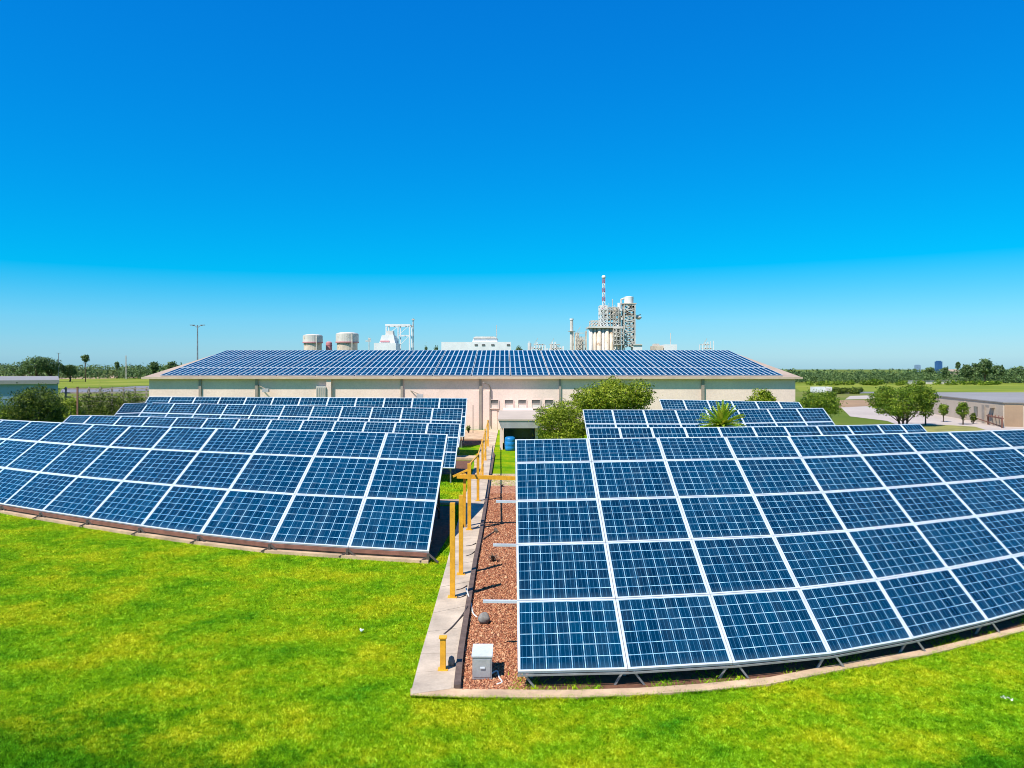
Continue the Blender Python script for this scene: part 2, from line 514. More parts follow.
# ------------------------------------------------------------------ solar arrays
def frac(v0, v1, v, r):
    return (v0 - v) / ((v0 - v) + r * (v - v1))
def panel(parent, q, fw, cells, th=0.045, split=True):
    """q: four world corners, bottom left, bottom right, top right, top left"""
    n = (q[1] - q[0]).cross(q[3] - q[0]).normalized()
    def at(u, v):
        return q[0] * (1 - u) * (1 - v) + q[1] * u * (1 - v) + q[2] * u * v + q[3] * (1 - u) * v
    wu = ((q[1] - q[0]).length + (q[2] - q[3]).length) / 2
    wv = ((q[3] - q[0]).length + (q[2] - q[1]).length) / 2
    g = 0.006
    o = [at(u, v) for u, v in ((g / wu, g / wv), (1 - g / wu, g / wv), (1 - g / wu, 1 - g / wv), (g / wu, 1 - g / wv))]
    i = [at(u, v) for u, v in ((fw / wu, fw / wv), (1 - fw / wu, fw / wv), (1 - fw / wu, 1 - fw / wv), (fw / wu, 1 - fw / wv))]
    dn, up, gl = -n * th, n * 0.006, n * 0.0
    m = MB()
    m.cur = 0
    m.face([p + gl for p in i], [(0, 0), (1, 0), (1, 1), (0, 1)])
    f = m if not split else MB()
    f.cur = 1 if not split else 0
    for k in range(4):
        j = (k + 1) % 4
        f.face([o[k] + up, o[j] + up, i[j] + up, i[k] + up])
        f.face([o[k] + dn, o[j] + dn, o[j] + up, o[k] + up])
        f.face([i[k] + up, i[j] + up, i[j] + gl, i[k] + gl])
    # the back sheet of the panel
    m.cur = 0 if split else 1
    m.face([p + dn * 0.8 for p in (o if not split else i)][::-1])
    if split:
        for k in range(4):
            j = (k + 1) % 4
            m.face([i[k] + dn * 0.8, i[j] + dn * 0.8, i[j], i[k]])
        po = m.build('solar_panel', cells, parent)
        f.build('panel_frame', M['frame'], po)
    else:
        m.build('solar_panel', [cells, M['frame']], parent)

def solar_array(label, top, bot, ts, cells, fw=0.05, legs='steel', skip=(), left_ext=None, group='ground mounted solar arrays'):
    """top / bot: world points of every column line; ts: fractions up the slope"""
    nC = len(top) - 1
    mid = (bot[0] + bot[-1]) / 2
    root = empty('solar_array', (mid.x, mid.y, 0), label, 'solar array', group)
    for c in range(nC):
        for r in range(len(ts) - 1):
            q = [bot[c].lerp(top[c], ts[r]), bot[c + 1].lerp(top[c + 1], ts[r]), bot[c + 1].lerp(top[c + 1], ts[r + 1]), bot[c].lerp(top[c], ts[r + 1])]
            panel(root, q, fw, cells)
    lm = M['galv'] if legs == 'steel' else M['dark_steel']
    down = Vector((0, 0, -0.11))
    for c in range(nC + 1):
        k = min(max(c, 0), nC)
        B, T = bot[k], top[k]
        if c == 0: s = (bot[1] - bot[0]).normalized() * 0.25
        elif c == nC: s = (bot[nC - 1] - bot[nC]).normalized() * 0.25
        else: s = Vector((0, 0, 0))
        B2, T2 = B + s, T + s
        m = MB(); m.bar(B2.lerp(T2, 0.01) + down, B2.lerp(T2, 0.99) + down, 0.06, 0.10); m.build('rafter', lm, root)
        p = B2.lerp(T2, 0.06) + down
        m = MB(); m.bar((p.x, p.y, 0), p, 0.06); m.build('leg', lm, root)
        p2 = B2.lerp(T2, 0.82) + down
        m = MB(); m.bar((p2.x, p2.y, 0), p2, 0.08); m.build('leg', lm, root)
        m = MB(); m.bar((p2.x, p2.y, 0.3), B2.lerp(T2, 0.42) + down, 0.05); m.build('brace', lm, root)
    for t in [ts[0] + 0.09] + list(ts[1:-1]) + [ts[-1] - 0.03]:
        m = MB()
        for c in range(nC):
            m.bar(bot[c].lerp(top[c], t) + down * 0.82, bot[c + 1].lerp(top[c + 1], t) + down * 0.82, 0.05, 0.05)
        m.build('purlin', M['galv'], root)
    return root

# --- the big array on the right of the path
BH, TH_R = 0.30, None
rt = [(515, 439.5), (587.5, 438.5), (657.5, 437.5), (725, 436.8), (788, 436), (845, 434.6), (899, 433), (948, 431.6), (990, 430.3), (1029, 429), (1064, 427.5), (1096, 426)]
rb = [(517.5, 672), (628, 669.5), (733, 663.3), (830.5, 654), (913, 639), (988.5, 621), (1055, 602), (1115, 583), (1168, 564), (1220, 546), (1268, 529), (1312, 513)]
rR = 1.6
h1 = (rt[0][1] - HY) / F * rR * (H - BH) * F / (rb[0][1] - HY)
Tt = [G(x, y, H - h1) for x, y in rt]; Tb = [G(x, y, BH) for x, y in rb]
v0, v1 = 303.0, 70.5
ts = [0] + [frac(v0, v1, v, rR) for v in (232, 175.5, 132, 94)] + [1]
arrR = solar_array('large blue solar array right of the path, nearest to the camera, five rows of panels', Tt, Tb, ts, M['cells_big'], 0.048)
# purlin ends that stick out over the gravel, left of the array
for t, xe in ((ts[1], 483), (ts[2], 493), (ts[3], 496)):
    p = Tb[0].lerp(Tt[0], t + 0.008)
    D = p.y
    m = MB(); m.bar((p.x + 0.3, D, p.z - 0.06), ((xe - CX) / F * D, D, p.z - 0.05), 0.07, 0.05)
    m.build('rail_end', M['frame'], arrR)
# V shaped front struts
for k in range(len(Tb)):
    B = Tb[k] + Vector((0, 0.06, -0.05))
    for dx in (-0.22, 0.30):
        if k == 0 and dx < 0: continue
        m = MB(); m.bar((B.x + dx, B.y + 0.02, 0.0), (B.x + dx * 0.35, B.y, B.z), 0.035); m.build('strut', M['galv'], arrR)
m = MB()
for k in range(len(Tb) - 1):
    a, c = Tb[k] + Vector((0, 0.0, -0.062)), Tb[k + 1] + Vector((0, 0.0, -0.062))
    m.bar(a, c, 0.02, 0.03)
m.build('edge_rail', M['galv'], arrR)

# --- the array on the left of the path
lt_ = [(448, 434.2), (387, 432.5), (326.5, 431), (269, 429.6), (217.5, 428.3), (171.5, 427), (131, 425.7), (94.5, 424.1), (62, 422.5), (32, 421), (4, 419.6), (-22, 418.2), (-46, 417)]
lb_ = [(429, 551.5), (348.5, 547), (271, 542), (200, 534), (141, 526), (89, 518.3), (42, 511), (3, 504.5), (-32, 497.5), (-64, 491), (-94, 484.5), (-122, 478.5), (-148, 473)]
lt_, lb_ = lt_[::-1], lb_[::-1]
rL = 1.35
hL = (434.2 - HY) * rL * (H - BH) / (551.5 - HY)
Lt = [G(x, y, H - hL) for x, y in lt_]; Lb = [G(x, y, BH) for x, y in lb_]
tsl = [0] + [frac(182.5, 65.2, v, rL) for v in (132, 92)] + [1]
arrL = solar_array('large blue solar array left of the path behind the lawn, three rows of panels', Lt, Lb, tsl, M['cells_left'], 0.062, 'dark')
m = MB(); f = MB()
for k in range(len(Lb) - 1):
    a, c = Lb[k].copy(), Lb[k + 1].copy()
    m.bar(a + Vector((0, -0.01, -0.10)), c + Vector((0, -0.01, -0.10)), 0.06, 0.10)
m.build('edge_rail', M['rust'], arrL)
for k in range(len(Lb)):
    B = Lb[k] + Vector((0, -0.07, -0.1))
    m = MB(); m.bar((B.x - 0.02, B.y, 0.02), (B.x - 0.02, B.y, 0.26), 0.07)
    m.bar((B.x + 0.28, B.y - 0.1, 0.03), (B.x, B.y, 0.24), 0.045)
    m.bar((B.x - 0.25, B.y - 0.08, 0.05), (B.x, B.y, 0.17), 0.04)
    m.build('bracket', M['dark_steel'], arrL)
for k in range(len(Lb) - 1):
    a, c = Lb[k].copy(), Lb[k + 1].copy(); a.z = c.z = 0
    y1 = Vector((0, -0.20, 0)); y2 = Vector((0, 0.22, 0)); zz = Vector((0, 0, 0.09))
    f.hexa([a + y1, c + y1, c + y2, a + y2], [a + y1 + zz, c + y1 + zz, c + y2 + zz, a + y2 + zz])
tag(f.build('footing_strip', M['kerb']), kind='structure')

# --- the rows behind
def interp_cols(top_line, xs):
    return [(x, lerp_poly(top_line, x)) for x in xs]
def back_array(label, line, xs, th, dd, bh, rows, cells=M['cells_far'], fw=0.05):
    pts = interp_cols(line, xs)
    T = [G(x, y, th) for x, y in pts]
    Bm = [Vector((t.x, t.y - dd, bh)) for t in T]
    return solar_array(label, T, Bm, [k / rows for k in range(rows + 1)], cells, fw)
xs = lambda a, c, n: [a + (c - a) * k / n for k in range(n + 1)]
back_array('solar array directly behind the big left array, its right end near the yellow railing', [(70, 415.5), (94, 415.3), (460, 423.8)], [70, 92, 122, 150, 178, 208, 240, 272, 304, 336, 366, 396, 428, 460.5], 2.6, 3.9, 0.75, 3, fw=0.055)
back_array('second to last solar array on the left, between the nearer and the farthest one', [(112, 404.5), (134, 402.3), (463, 408.6)], [124, 149, 175, 201, 228, 256, 285, 314, 343, 373, 403, 433, 463], 2.9, 3.8, 0.75, 3, fw=0.055)
back_array('farthest solar array on the left, right in front of the cream building wall', [(147, 396.5), (467.5, 398)], [149, 172, 196, 221, 247, 274, 301, 329, 357, 385, 413, 440, 467.5], 3.35, 3.6, 0.8, 2, fw=0.055)
back_array('low solar array directly behind the big right array and in front of the palm', [(587, 427.6), (720, 427), (838, 425.3), (916, 423.8)], [587, 619, 651, 684, 718, 752, 784, 816, 847, 877, 900, 920], 3.0, 4.5, 0.7, 2, fw=0.05)
back_array('solar array on the right behind the palm, its left edge beside the leafy tree', [(582.5, 409.6), (700, 409.8), (823, 408)], [582.5, 612, 643, 675, 706, 737, 767, 796, 823], 3.0, 4.6, 0.7, 3, fw=0.055)
back_array('farthest solar array on the right, between the leafy tree and the wall end', [(659, 399.3), (799, 402)], [659, 683, 707, 731, 755, 778, 799], 3.2, 4.6, 0.8, 3, fw=0.055)

# ------------------------------------------------------------------ beds of soil, gravel, borders
def poly_sheet(name, pts, m, z):
    return sheet(name, pts, m, z)
# soil under the right array
soilR = [KT[k] for k in range(2, len(KT))] + [Vector((Tt[-1].x, Tt[-1].y, 0)), Vector((Tt[0].x + 0.1, Tt[0].y + 0.6, 0))]
soilR[0] = G(524, 692)
poly_sheet('soil_bed_right', [Vector((p.x, p.y, 0)) for p in soilR], M['soil'], 0.006)
gravel_poly = [G(453.5, 692), G(527, 692), Vector((0.45, 20, 0)), Vector((0.65, 30, 0)), G(530, 486), G(492.5, 486), G(488, 482), G(483, 512), G(478, 540), G(473, 563), G(465.5, 608), G(457.5, 656)]
poly_sheet('gravel_bed', gravel_poly, M['gravel'], 0.010)
poly_sheet('sandy_strip', [G(490, 486), G(530, 486), G(530, 474), G(490.5, 474)], M['kerb'], 0.014)
# soil beds under the left rows, with pale borders at the back
def bed(name, pts, z=0.008):
    poly_sheet(name, pts, M['soil'], z)
bedL = [Vector((p.x, p.y + 0.15, 0)) for p in Lb] + [G(437, 556), G(452, 530), G(452, 505)] + [Vector((p.x, p.y + 1.2, 0)) for p in Lt[::-1]]
poly_sheet('soil_bed_left', bedL, M['soil'], 0.006)
def border(name, x0, x1, ya, yb, x_down=None, yd=None):
    b = MB()
    a, c, d, e = G(x0, yb), G(x1, yb), G(x1, ya), G(x0, ya)
    b.hexa([a, c, d, e], [p + Vector((0, 0, 0.10)) for p in (a, c, d, e)])
    if x_down:
        a, c = G(x1 - 1.0, yd), G(x1 + 1.6, yd)
        d, e = G(x1 + 0.6, yb + 0.15), G(x1 - 2, yb + 0.15)
        b.hexa([a, c, d, e], [p + Vector((0, 0, 0.10)) for p in (a, c, d, e)])
    return tag(b.build(name, M['kerb']), kind='structure')
border('bed_border_near', 380, 459, 501.5, 505)
poly_sheet('soil_bed_middle', [G(380, 474.5), G(468, 474.5), G(473, 460.5), G(380, 460.5)], M['soil'], 0.008)
border('bed_border_middle', 380, 476, 457, 460, True, 476)
poly_sheet('soil_bed_far', [G(440, 447), G(481, 445), G(483.5, 440), G(440, 440)], M['soil'], 0.008)
border('bed_border_far', 440, 484, 436, 440)
poly_sheet('paved_apron', [G(380, 436), G(484, 436), Vector((-2, 69.3, 0)), Vector((-10, 69.3, 0))], M['kerb'], 0.012)

# timber edging between the path and the gravel
b = MB()
for k in range(7):
    a, c = PR[k], PR[k + 1]
    wdt = Vector((0.12, 0, 0)); z0 = Vector((0, 0, 0.0)); z1 = Vector((0, 0, 0.11)); g = Vector((0.004, 0, 0))
    b.hexa([a + g, a + wdt, c + wdt, c + g], [a + g + z1, a + wdt + z1, c + wdt + z1, c + g + z1])
tag(b.build('timber_edging', M['timber']), 'dark brown timber edging between the pale path and the red gravel', 'edging')

# ------------------------------------------------------------------ yellow railing along the path
rail = empty('handrail', (-1.4, 20, 0), 'tall yellow steel railing with posts along the left side of the path', 'railing')
posts = [((452.5, 599), 2.30, 0.12), ((461, 576), 2.15, 0.11), ((469.3, 531), 2.30, 0.12), ((478, 502), 2.0, 0.11), ((482.5, 478), 1.95, 0.11), ((485.5, 461), 1.9, 0.11), ((488, 447), 1.9, 0.11)]
tops = []
for (px, py), hh, wd in posts:
    p = G(px, py)
    m = MB(); m.bar((p.x, p.y, 0.052), (p.x, p.y, hh), wd)
    o = m.build('post', M['yellow'], rail); bevel(o, 0.012)
    m = MB(); m.box(p.x - 0.11, p.x + 0.11, p.y - 0.11, p.y + 0.11, 0.05, 0.068); m.build('base_plate', M['yellow'], rail)
    tops.append(Vector((p.x, p.y, hh)))
m = MB()
for a, c in zip(tops[2:], tops[3:]):
    m.bar(a + Vector((0, 0, -0.05)), c + Vector((0, 0, -0.05)), 0.045)
m.build('top_rail', M['yellow'], rail)
for zz in (0.75,):
    m = MB()
    for a, c in zip(tops[3:], tops[4:]):
        m.bar(Vector((a.x, a.y, zz)), Vector((c.x, c.y, zz)), 0.05)
    m.build('lower_rail', M['yellow'], rail)
m = MB()
pa = tops[2]
m.bar((pa.x - 0.55, pa.y, 1.85), (pa.x + 0.0, pa.y, 2.1), 0.07)
m.build('side_brace', M['yellow'], rail)
# beam across the path
bm = empty('pipe_gantry', (-0.8, 26.6, 0), 'yellow beam that crosses over the path and gravel at head height', 'beam')
m = MB(); m.bar(((457 - CX) / F * 26.6, 26.6, ZY(476.3, 26.6)), (0.62, 26.6, ZY(478.6, 26.6)), 0.13); bevel(m.build('beam', M['yellow'], bm), 0.015)
m = MB(); m.bar((0.62, 26.6, 0), (0.62, 26.6, ZY(478.6, 26.6) + 0.05), 0.10); m.build('post', M['yellow'], bm)
m = MB(); m.bar(((464 - CX) / F * 26.6, 26.68, 0), ((464.5 - CX) / F * 26.6, 26.68, ZY(474, 26.6)), 0.10); m.build('post', M['yellow'], bm)
# short bollard at the near end
p = G(443, 672)
bo = empty('bollard', (p.x, p.y, 0.05), 'short square yellow post standing alone on the near end of the path', 'bollard')
m = MB(); m.bar((p.x, p.y, 0.05), (p.x, p.y, 0.62), 0.10); bevel(m.build('post', M['yellow'], bo), 0.01)
m = MB(); m.box(p.x - 0.07, p.x + 0.07, p.y - 0.07, p.y + 0.07, 0.62, 0.645); m.build('cap', M['yellow'], bo)
m = MB(); m.box(p.x - 0.09, p.x + 0.09, p.y - 0.09, p.y + 0.09, 0.05, 0.062); m.build('base_plate', M['yellow'], bo)
p2 = G(451.5, 668)
m = MB(); m.lathe(p2.x, p2.y, [(0.06, 0.05), (0.065, 0.12), (0.045, 0.2), (0.0, 0.23)], 12)
tag(m.build('bollard_light', M['stone'], smooth=True), 'small grey capped stub beside the yellow bollard on the path', 'ground light')

# metal cabinet in the gravel
p = G(482, 681)
cb = empty('utility_cabinet', (p.x, p.y, 0.01), 'small grey metal cabinet with a pale lid standing on the red gravel', 'cabinet')
m = MB(); m.box(p.x - 0.17, p.x + 0.17, p.y, p.y + 0.55, 0.03, 0.42); bevel(m.build('housing', M['cabinet'], cb), 0.012)
m = MB(); m.box(p.x - 0.185, p.x + 0.185, p.y - 0.02, p.y + 0.58, 0.423, 0.45); bevel(m.build('lid', M['cabinet_top'], cb), 0.008)
m = MB(); m.box(p.x - 0.15, p.x + 0.15, p.y - 0.012, p.y - 0.002, 0.07, 0.38); m.build('door', M['cabinet'], cb)
m = MB(); m.box(p.x - 0.03, p.x + 0.05, p.y - 0.03, p.y - 0.013, 0.22, 0.25); m.build('handle', M['cabinet_top'], cb)
m = MB(); m.box(p.x - 0.14, p.x + 0.14, p.y + 0.03, p.y + 0.5, 0.0, 0.029); m.build('plinth', M['dark_steel'], cb)
def rope(name, pts, r, m, label, cat):
    b = MB()
    P = []
    pts = [Vector(q) for q in pts]
    for k in range(len(pts) - 1):
        p0, p1, p2_, p3 = pts[max(k - 1, 0)], pts[k], pts[k + 1], pts[min(k + 2, len(pts) - 1)]
        for j in range(5):
            t = j / 5
            P.append(0.5 * ((2 * p1) + (p2_ - p0) * t + (2 * p0 - 5 * p1 + 4 * p2_ - p3) * t * t + (3 * p1 - p0 - 3 * p2_ + p3) * t ** 3))
    P.append(pts[-1])
    b.tube(P, r, 6)
    return tag(b.build(name, m, smooth=True), label, cat)
rope('cable', [G(491, 674, .05), G(497, 671, .04), G(499, 677, .03), G(502, 682, .03), G(497, 684, .03)], 0.015, M['white'], 'white cable end lying on the gravel right of the metal cabinet', 'cable')
rope('cable', [G(466, 588, .13), G(468, 594, .12), G(471, 604, .04), G(473, 613, .03), G(477, 617, .03)], 0.018, M['white'], 'white cable running over the timber edging to the round grey stone', 'cable')
rope('cable', [G(444, 634, .055), G(452, 627, .06), G(460, 618, .06), G(465, 611, .10), G(467, 606, .13)], 0.016, M['dark_steel'], 'dark thin cable slanting across the path behind the bollard', 'cable')
for (a, c, lb) in (((456, 590), (467, 585.5), 'dark strip modelled as rail shadow by the first tall yellow post, farther of two'), ((456, 598), (466, 594.5), 'dark strip modelled as rail shadow by the first tall yellow post, nearer of two'), ((470.5, 528), (479, 525.5), 'thin dark strip modelled as shadow across the path beside the third tall yellow post'), ((466, 546), (476, 543), 'thin dark strip modelled as shadow halfway between the second and third yellow posts'), ((466, 556), (475, 551), 'thin dark strip modelled as shadow on the path just behind the second yellow post')):
    mid = ((a[0] + c[0]) / 2 + 0.5, (a[1] + c[1]) / 2 + 0.8)
    rope('cable', [G(*a, .055), G(*mid, .055), G(*c, .07)], 0.014, M['dark_steel'], lb, 'cable')  # not cables: thin dark strips modelled as the railing's shadows on the path

def rock(name, c, r, m, label, cat, sq=0.8, seed=1):
    bmx = bmesh.new()
    bmesh.ops.create_icosphere(bmx, subdivisions=3, radius=1)
    rr = random.Random(seed)
    ph = [rr.uniform(0, 6) for _ in range(6)]
    for v in bmx.verts:
        k = 1 + 0.10 * math.sin(3 * v.co.x + ph[0]) * math.cos(2.5 * v.co.y + ph[1]) + 0.05 * math.sin(7 * v.co.z + ph[2] + 4 * v.co.x)
        v.co = Vector((v.co.x * r * k, v.co.y * r * k, v.co.z * r * k * sq))
    me = bpy.data.meshes.new(name)
    bmx.to_mesh(me); bmx.free()
    me.materials.append(m)
    me.polygons.foreach_set('use_smooth', [True] * len(me.polygons))
    o = link(name, me); o.location = c
    return tag(o, label, cat)
p = G(484, 624)
rock('stone', (p.x, p.y, 0.12), 0.13, M['stone'], 'round grey stone in the gravel behind the metal cabinet', 'stone', 1.0)

# ------------------------------------------------------------------ main building
DW = 69.5
bld = empty('warehouse', (-5, DW, 0), 'long low cream warehouse with a tan hipped roof covered in solar panels', 'building')
zE = 4.75
xl, xr = (142 - CX) / F * DW, (802 - CX) / F * DW
wl, wr = xl + 0.45, xr - 0.45
DR = 80.0
DBk = 92.0
zR = ZY(351, DR)
xrl, xrr = (226 - CX) / F * DR, (729 - CX) / F * DR
m = MB()
wy = DW + 0.42
m.box(wl, wr, wy, DBk - 0.4, 0, zE - 0.16)
m.build('wall', M['wall'], bld)
m = MB()
e0, e1, e2, e3 = Vector((xl, DW, zE)), Vector((xr, DW, zE)), Vector((xr, DBk, zE)), Vector((xl, DBk, zE))
r0, r1 = Vector((xrl, DR, zR)), Vector((xrr, DR, zR))
m.face([e0, e1, r1, r0]); m.face([e1, e2, r1]); m.face([e2, e3, r0, r1]); m.face([e3, e0, r0])
dz = Vector((0, 0, -0.15))
m.face([e3 + dz, e2 + dz, e1 + dz, e0 + dz])
roof = m.build('roof', M['roof_tan'], bld)
m = MB()
m.box(xl, xr, DW - 0.06, DW - 0.002, zE - 0.16, zE + 0.02)
m.box(xl - 0.06, xl - 0.002, DW - 0.06, DBk, zE - 0.16, zE + 0.02)
m.box(xr + 0.002, xr + 0.06, DW - 0.06, DBk, zE - 0.16, zE + 0.02)
m.build('gutter', M['fascia'], roof)
# downpipes
for px, wd, dp in ((200.5, 0.22, 0.16), (257, 0.24, 0.18), (329.5, 0.42, 0.35), (402, 0.22, 0.16), (480.5, 0.22, 0.16), (560, 0.18, 0.14), (702.5, 0.26, 0.2)):
    x = (px - CX) / F * wy
    m = MB(); m.box(x - wd / 2, x + wd / 2, wy - dp, wy - 0.003, 0, zE - 0.17); m.build('downpipe', M['pipe_brown'] if wd < 0.3 else M['wall'], bld)
x = (490.5 - CX) / F * wy
m = MB(); m.tube([(x, wy - 0.08, 0.3), (x, wy - 0.08, ZY(388, wy)), (x - 0.15, wy - 0.3, ZY(384.5, wy)), (x - 0.6, wy - 0.8, ZY(382.5, wy))], 0.045, 8); m.build('conduit', M['pipe_brown'], bld)
m = MB(); m.tube([((473 - CX) / F * 66, 66, 0), ((473 - CX) / F * 66, 66, ZY(405, 66))], 0.04, 8)
tag(m.build('post', M['pipe_brown']), 'thin grey post in front of the warehouse wall beside the dark shrub', 'post')
# raised wall panels near the path
for a, c in ((473, 479), (483, 489.5), (492, 497)):
    m = MB(); m.box((a - CX) / F * wy, (c - CX) / F * wy, wy - 0.05, wy - 0.003, 0, ZY(391, wy) - (0.0 if a != 492 else 1.3)); m.build('pilaster', M['wall'], bld)
# windows
for a, c in ((490.8, 498.2), (504.8, 513), (518.3, 526), (531.8, 540), (545, 553)):
    x0, x1 = (a - CX) / F * wy, (c - CX) / F * wy
    z1, z0 = ZY(400, wy), ZY(408, wy)
    m = MB()
    for q in ((x0 - 0.05, x1 + 0.05, z1, z1 + 0.06), (x0 - 0.05, x0, z0, z1), (x1, x1 + 0.05, z0, z1)):
        m.box(q[0], q[1], wy - 0.09, wy - 0.004, q[2], q[3])
    m.box(x0, x1, wy - 0.06, wy - 0.004, (z0 + z1) / 2 - 0.03, (z0 + z1) / 2 + 0.03)
    wf = m.build('window', M['wall'], bld)
    m = MB(); m.box(x0, x1, wy - 0.03, wy - 0.004, (z0 + z1) / 2 + 0.03, z1); m.build('pane', M['window'], wf)
    m = MB(); m.box(x0, x1, wy - 0.03, wy - 0.004, z0, (z0 + z1) / 2 - 0.03); m.build('pane', M['offwhite'], wf)
    m = MB(); m.box(x0 - 0.08, x1 + 0.08, wy - 0.16, wy - 0.004, z0 - 0.07, z0); m.build('sill', M['wall'], wf)
# louvred box on the wall
x0, x1 = (317.5 - CX) / F * wy, (327 - CX) / F * wy
ac = empty('ventilation_unit', ((x0 + x1) / 2, wy - 0.3, ZY(398, wy)), 'white louvred unit fixed high on the warehouse wall beside the thick pillar', 'ventilation unit')
m = MB(); m.box(x0, x1, wy - 0.5, wy - 0.01, ZY(397, wy), ZY(386.3, wy)); m.build('housing', M['offwhite'], ac)
m = MB()
for k in range(5):
    xx = x0 + 0.08 + k * (x1 - x0 - 0.16) / 4
    m.box(xx - 0.035, xx + 0.035, wy - 0.53, wy - 0.503, ZY(396.5, wy), ZY(387.2, wy))
m.build('louvre', M['pipe_brown'], ac)
def wall_lamp(px, py, label):
    x, z = (px - CX) / F * wy, ZY(py, wy)
    r = empty('floodlight', (x, wy, z), label, 'floodlight')
    m = MB(); m.bar((x - 0.8, wy - 0.01, z + 0.4), (x, wy - 0.6, z + 0.1), 0.06); m.build('arm', M['pipe_brown'], r)
    m = MB(); m.box(x - 0.15, x + 0.4, wy - 0.9, wy - 0.55, z - 0.22, z + 0.1); bevel(m.build('lamp_housing', M['canopy'], r), 0.03)
wall_lamp(267, 389.5, 'grey floodlight on an arm on the left part of the warehouse wall')
wall_lamp(419.5, 395, 'small grey floodlight low on the warehouse wall above the far solar array')
# entrance canopy
ent = empty('entrance_porch', ((519 - CX) / F * 52, 54, 0), 'pale flat roofed entrance porch with a deep blue opening in front of the warehouse', 'porch')
D0, D1 = 52.0, 57.6
xa, xb = (498.5 - CX) / F * D0, (541 - CX) / F * D0
zt, zb = ZY(420, D0), ZY(428.3, D0)
zk = ZY(411, D1)
m = MB()
m.hexa([Vector((xa + .18, D0 + .08, zb)), Vector((xb - .25, D0 + .08, zb)), Vector((xb - .25, D1, zb)), Vector((xa + .18, D1, zb))],
       [Vector((xa, D0, zt - 0.05)), Vector((xb, D0, zt - 0.05)), Vector((xb, D1, zk - 0.05)), Vector((xa, D1, zk - 0.05))])
m.build('canopy', M['canopy'], ent)
m = MB()
m.hexa([Vector((xa - .05, D0 - .04, zt - 0.048)), Vector((xb + .05, D0 - .04, zt - 0.048)), Vector((xb + .05, D1, zk - 0.048)), Vector((xa - .05, D1, zk - 0.048))],
       [Vector((xa - .05, D0 - .04, zt + 0.05)), Vector((xb + .05, D0 - .04, zt + 0.05)), Vector((xb + .05, D1, zk + 0.05)), Vector((xa - .05, D1, zk + 0.05))])
m.build('canopy_roof', M['tanwall'], ent)
m = MB(); m.box(xa + 0.12, xb - 0.15, D1 + 0.01, wy - 0.1, 0, 2.0); m.build('vestibule', M['wall'], ent)
for x_ in (xa + 0.18, xb - 0.28):
    m = MB(); m.box(x_ - 0.1, x_ + 0.1, D0 + 0.5, D0 + 0.7, 0, zb); m.build('column', M['wall'], ent)
m = MB(); m.box(xa + 0.3, xb - 0.3, D1 - 0.6, D1 - 0.5, 0, zb); m.build('door', M['glass_dark'], ent)
m = MB(); m.box(xa + 0.16, xa + 0.22, D0 + 0.72, D1 - 0.5, 0, zb); m.box(xb - 0.32, xb - 0.26, D0 + 0.72, D1 - 0.5, 0, zb); m.build('side_wall', M['wall'], ent)
x = (510 - CX) / F * 52.0
dr = empty('barrel', (x, 52.0, 0), 'bright blue plastic barrel standing under the entrance porch', 'barrel')
m = MB(); m.lathe(x, 52.0, [(0.30, 0.0), (0.34, 0.05), (0.36, 0.28), (0.345, 0.30), (0.36, 0.33), (0.36, 0.60), (0.345, 0.62), (0.36, 0.65), (0.34, 0.86), (0.30, 0.90)], 20); m.build('drum', M['blue'], dr, True)
m = MB(); m.lathe(x, 52.0, [(0.26, 0.902), (0.26, 0.93), (0.1, 0.94)], 20); m.build('lid', M['blue'], dr)

# rooftop solar arrays
def roofpt(x, y, off=0.12):
    return Vector((x, y, zE + (zR - zE) * (y - DW) / (DR - DW) + off))
y_a, y_m, y_b = DW + 0.30, DW + 3.1, DR - 0.15
edgeL = lambda y: (157 - CX) / F * DW + ((227.5 - CX) / F * DR - (157 - CX) / F * DW) * (y - DW) / (DR - DW)
edgeR = lambda y: (785.5 - CX) / F * DW + ((728 - CX) / F * DR - (785.5 - CX) / F * DW) * (y - DW) / (DR - DW)
xs0, xs1 = edgeL(DW), edgeR(DW)
nb = 16
names = ['left end', 'second from the left', 'third from the left', 'fourth from the left', 'fifth from the left', 'sixth from the left', 'seventh from the left', 'eighth from the left', 'eighth from the right', 'seventh from the right', 'sixth from the right', 'fifth from the right', 'fourth from the right', 'third from the right', 'second from the right', 'right end']
cells_roof = glass_cells('cells_roof', 1, 3, 0.04, 0.1)
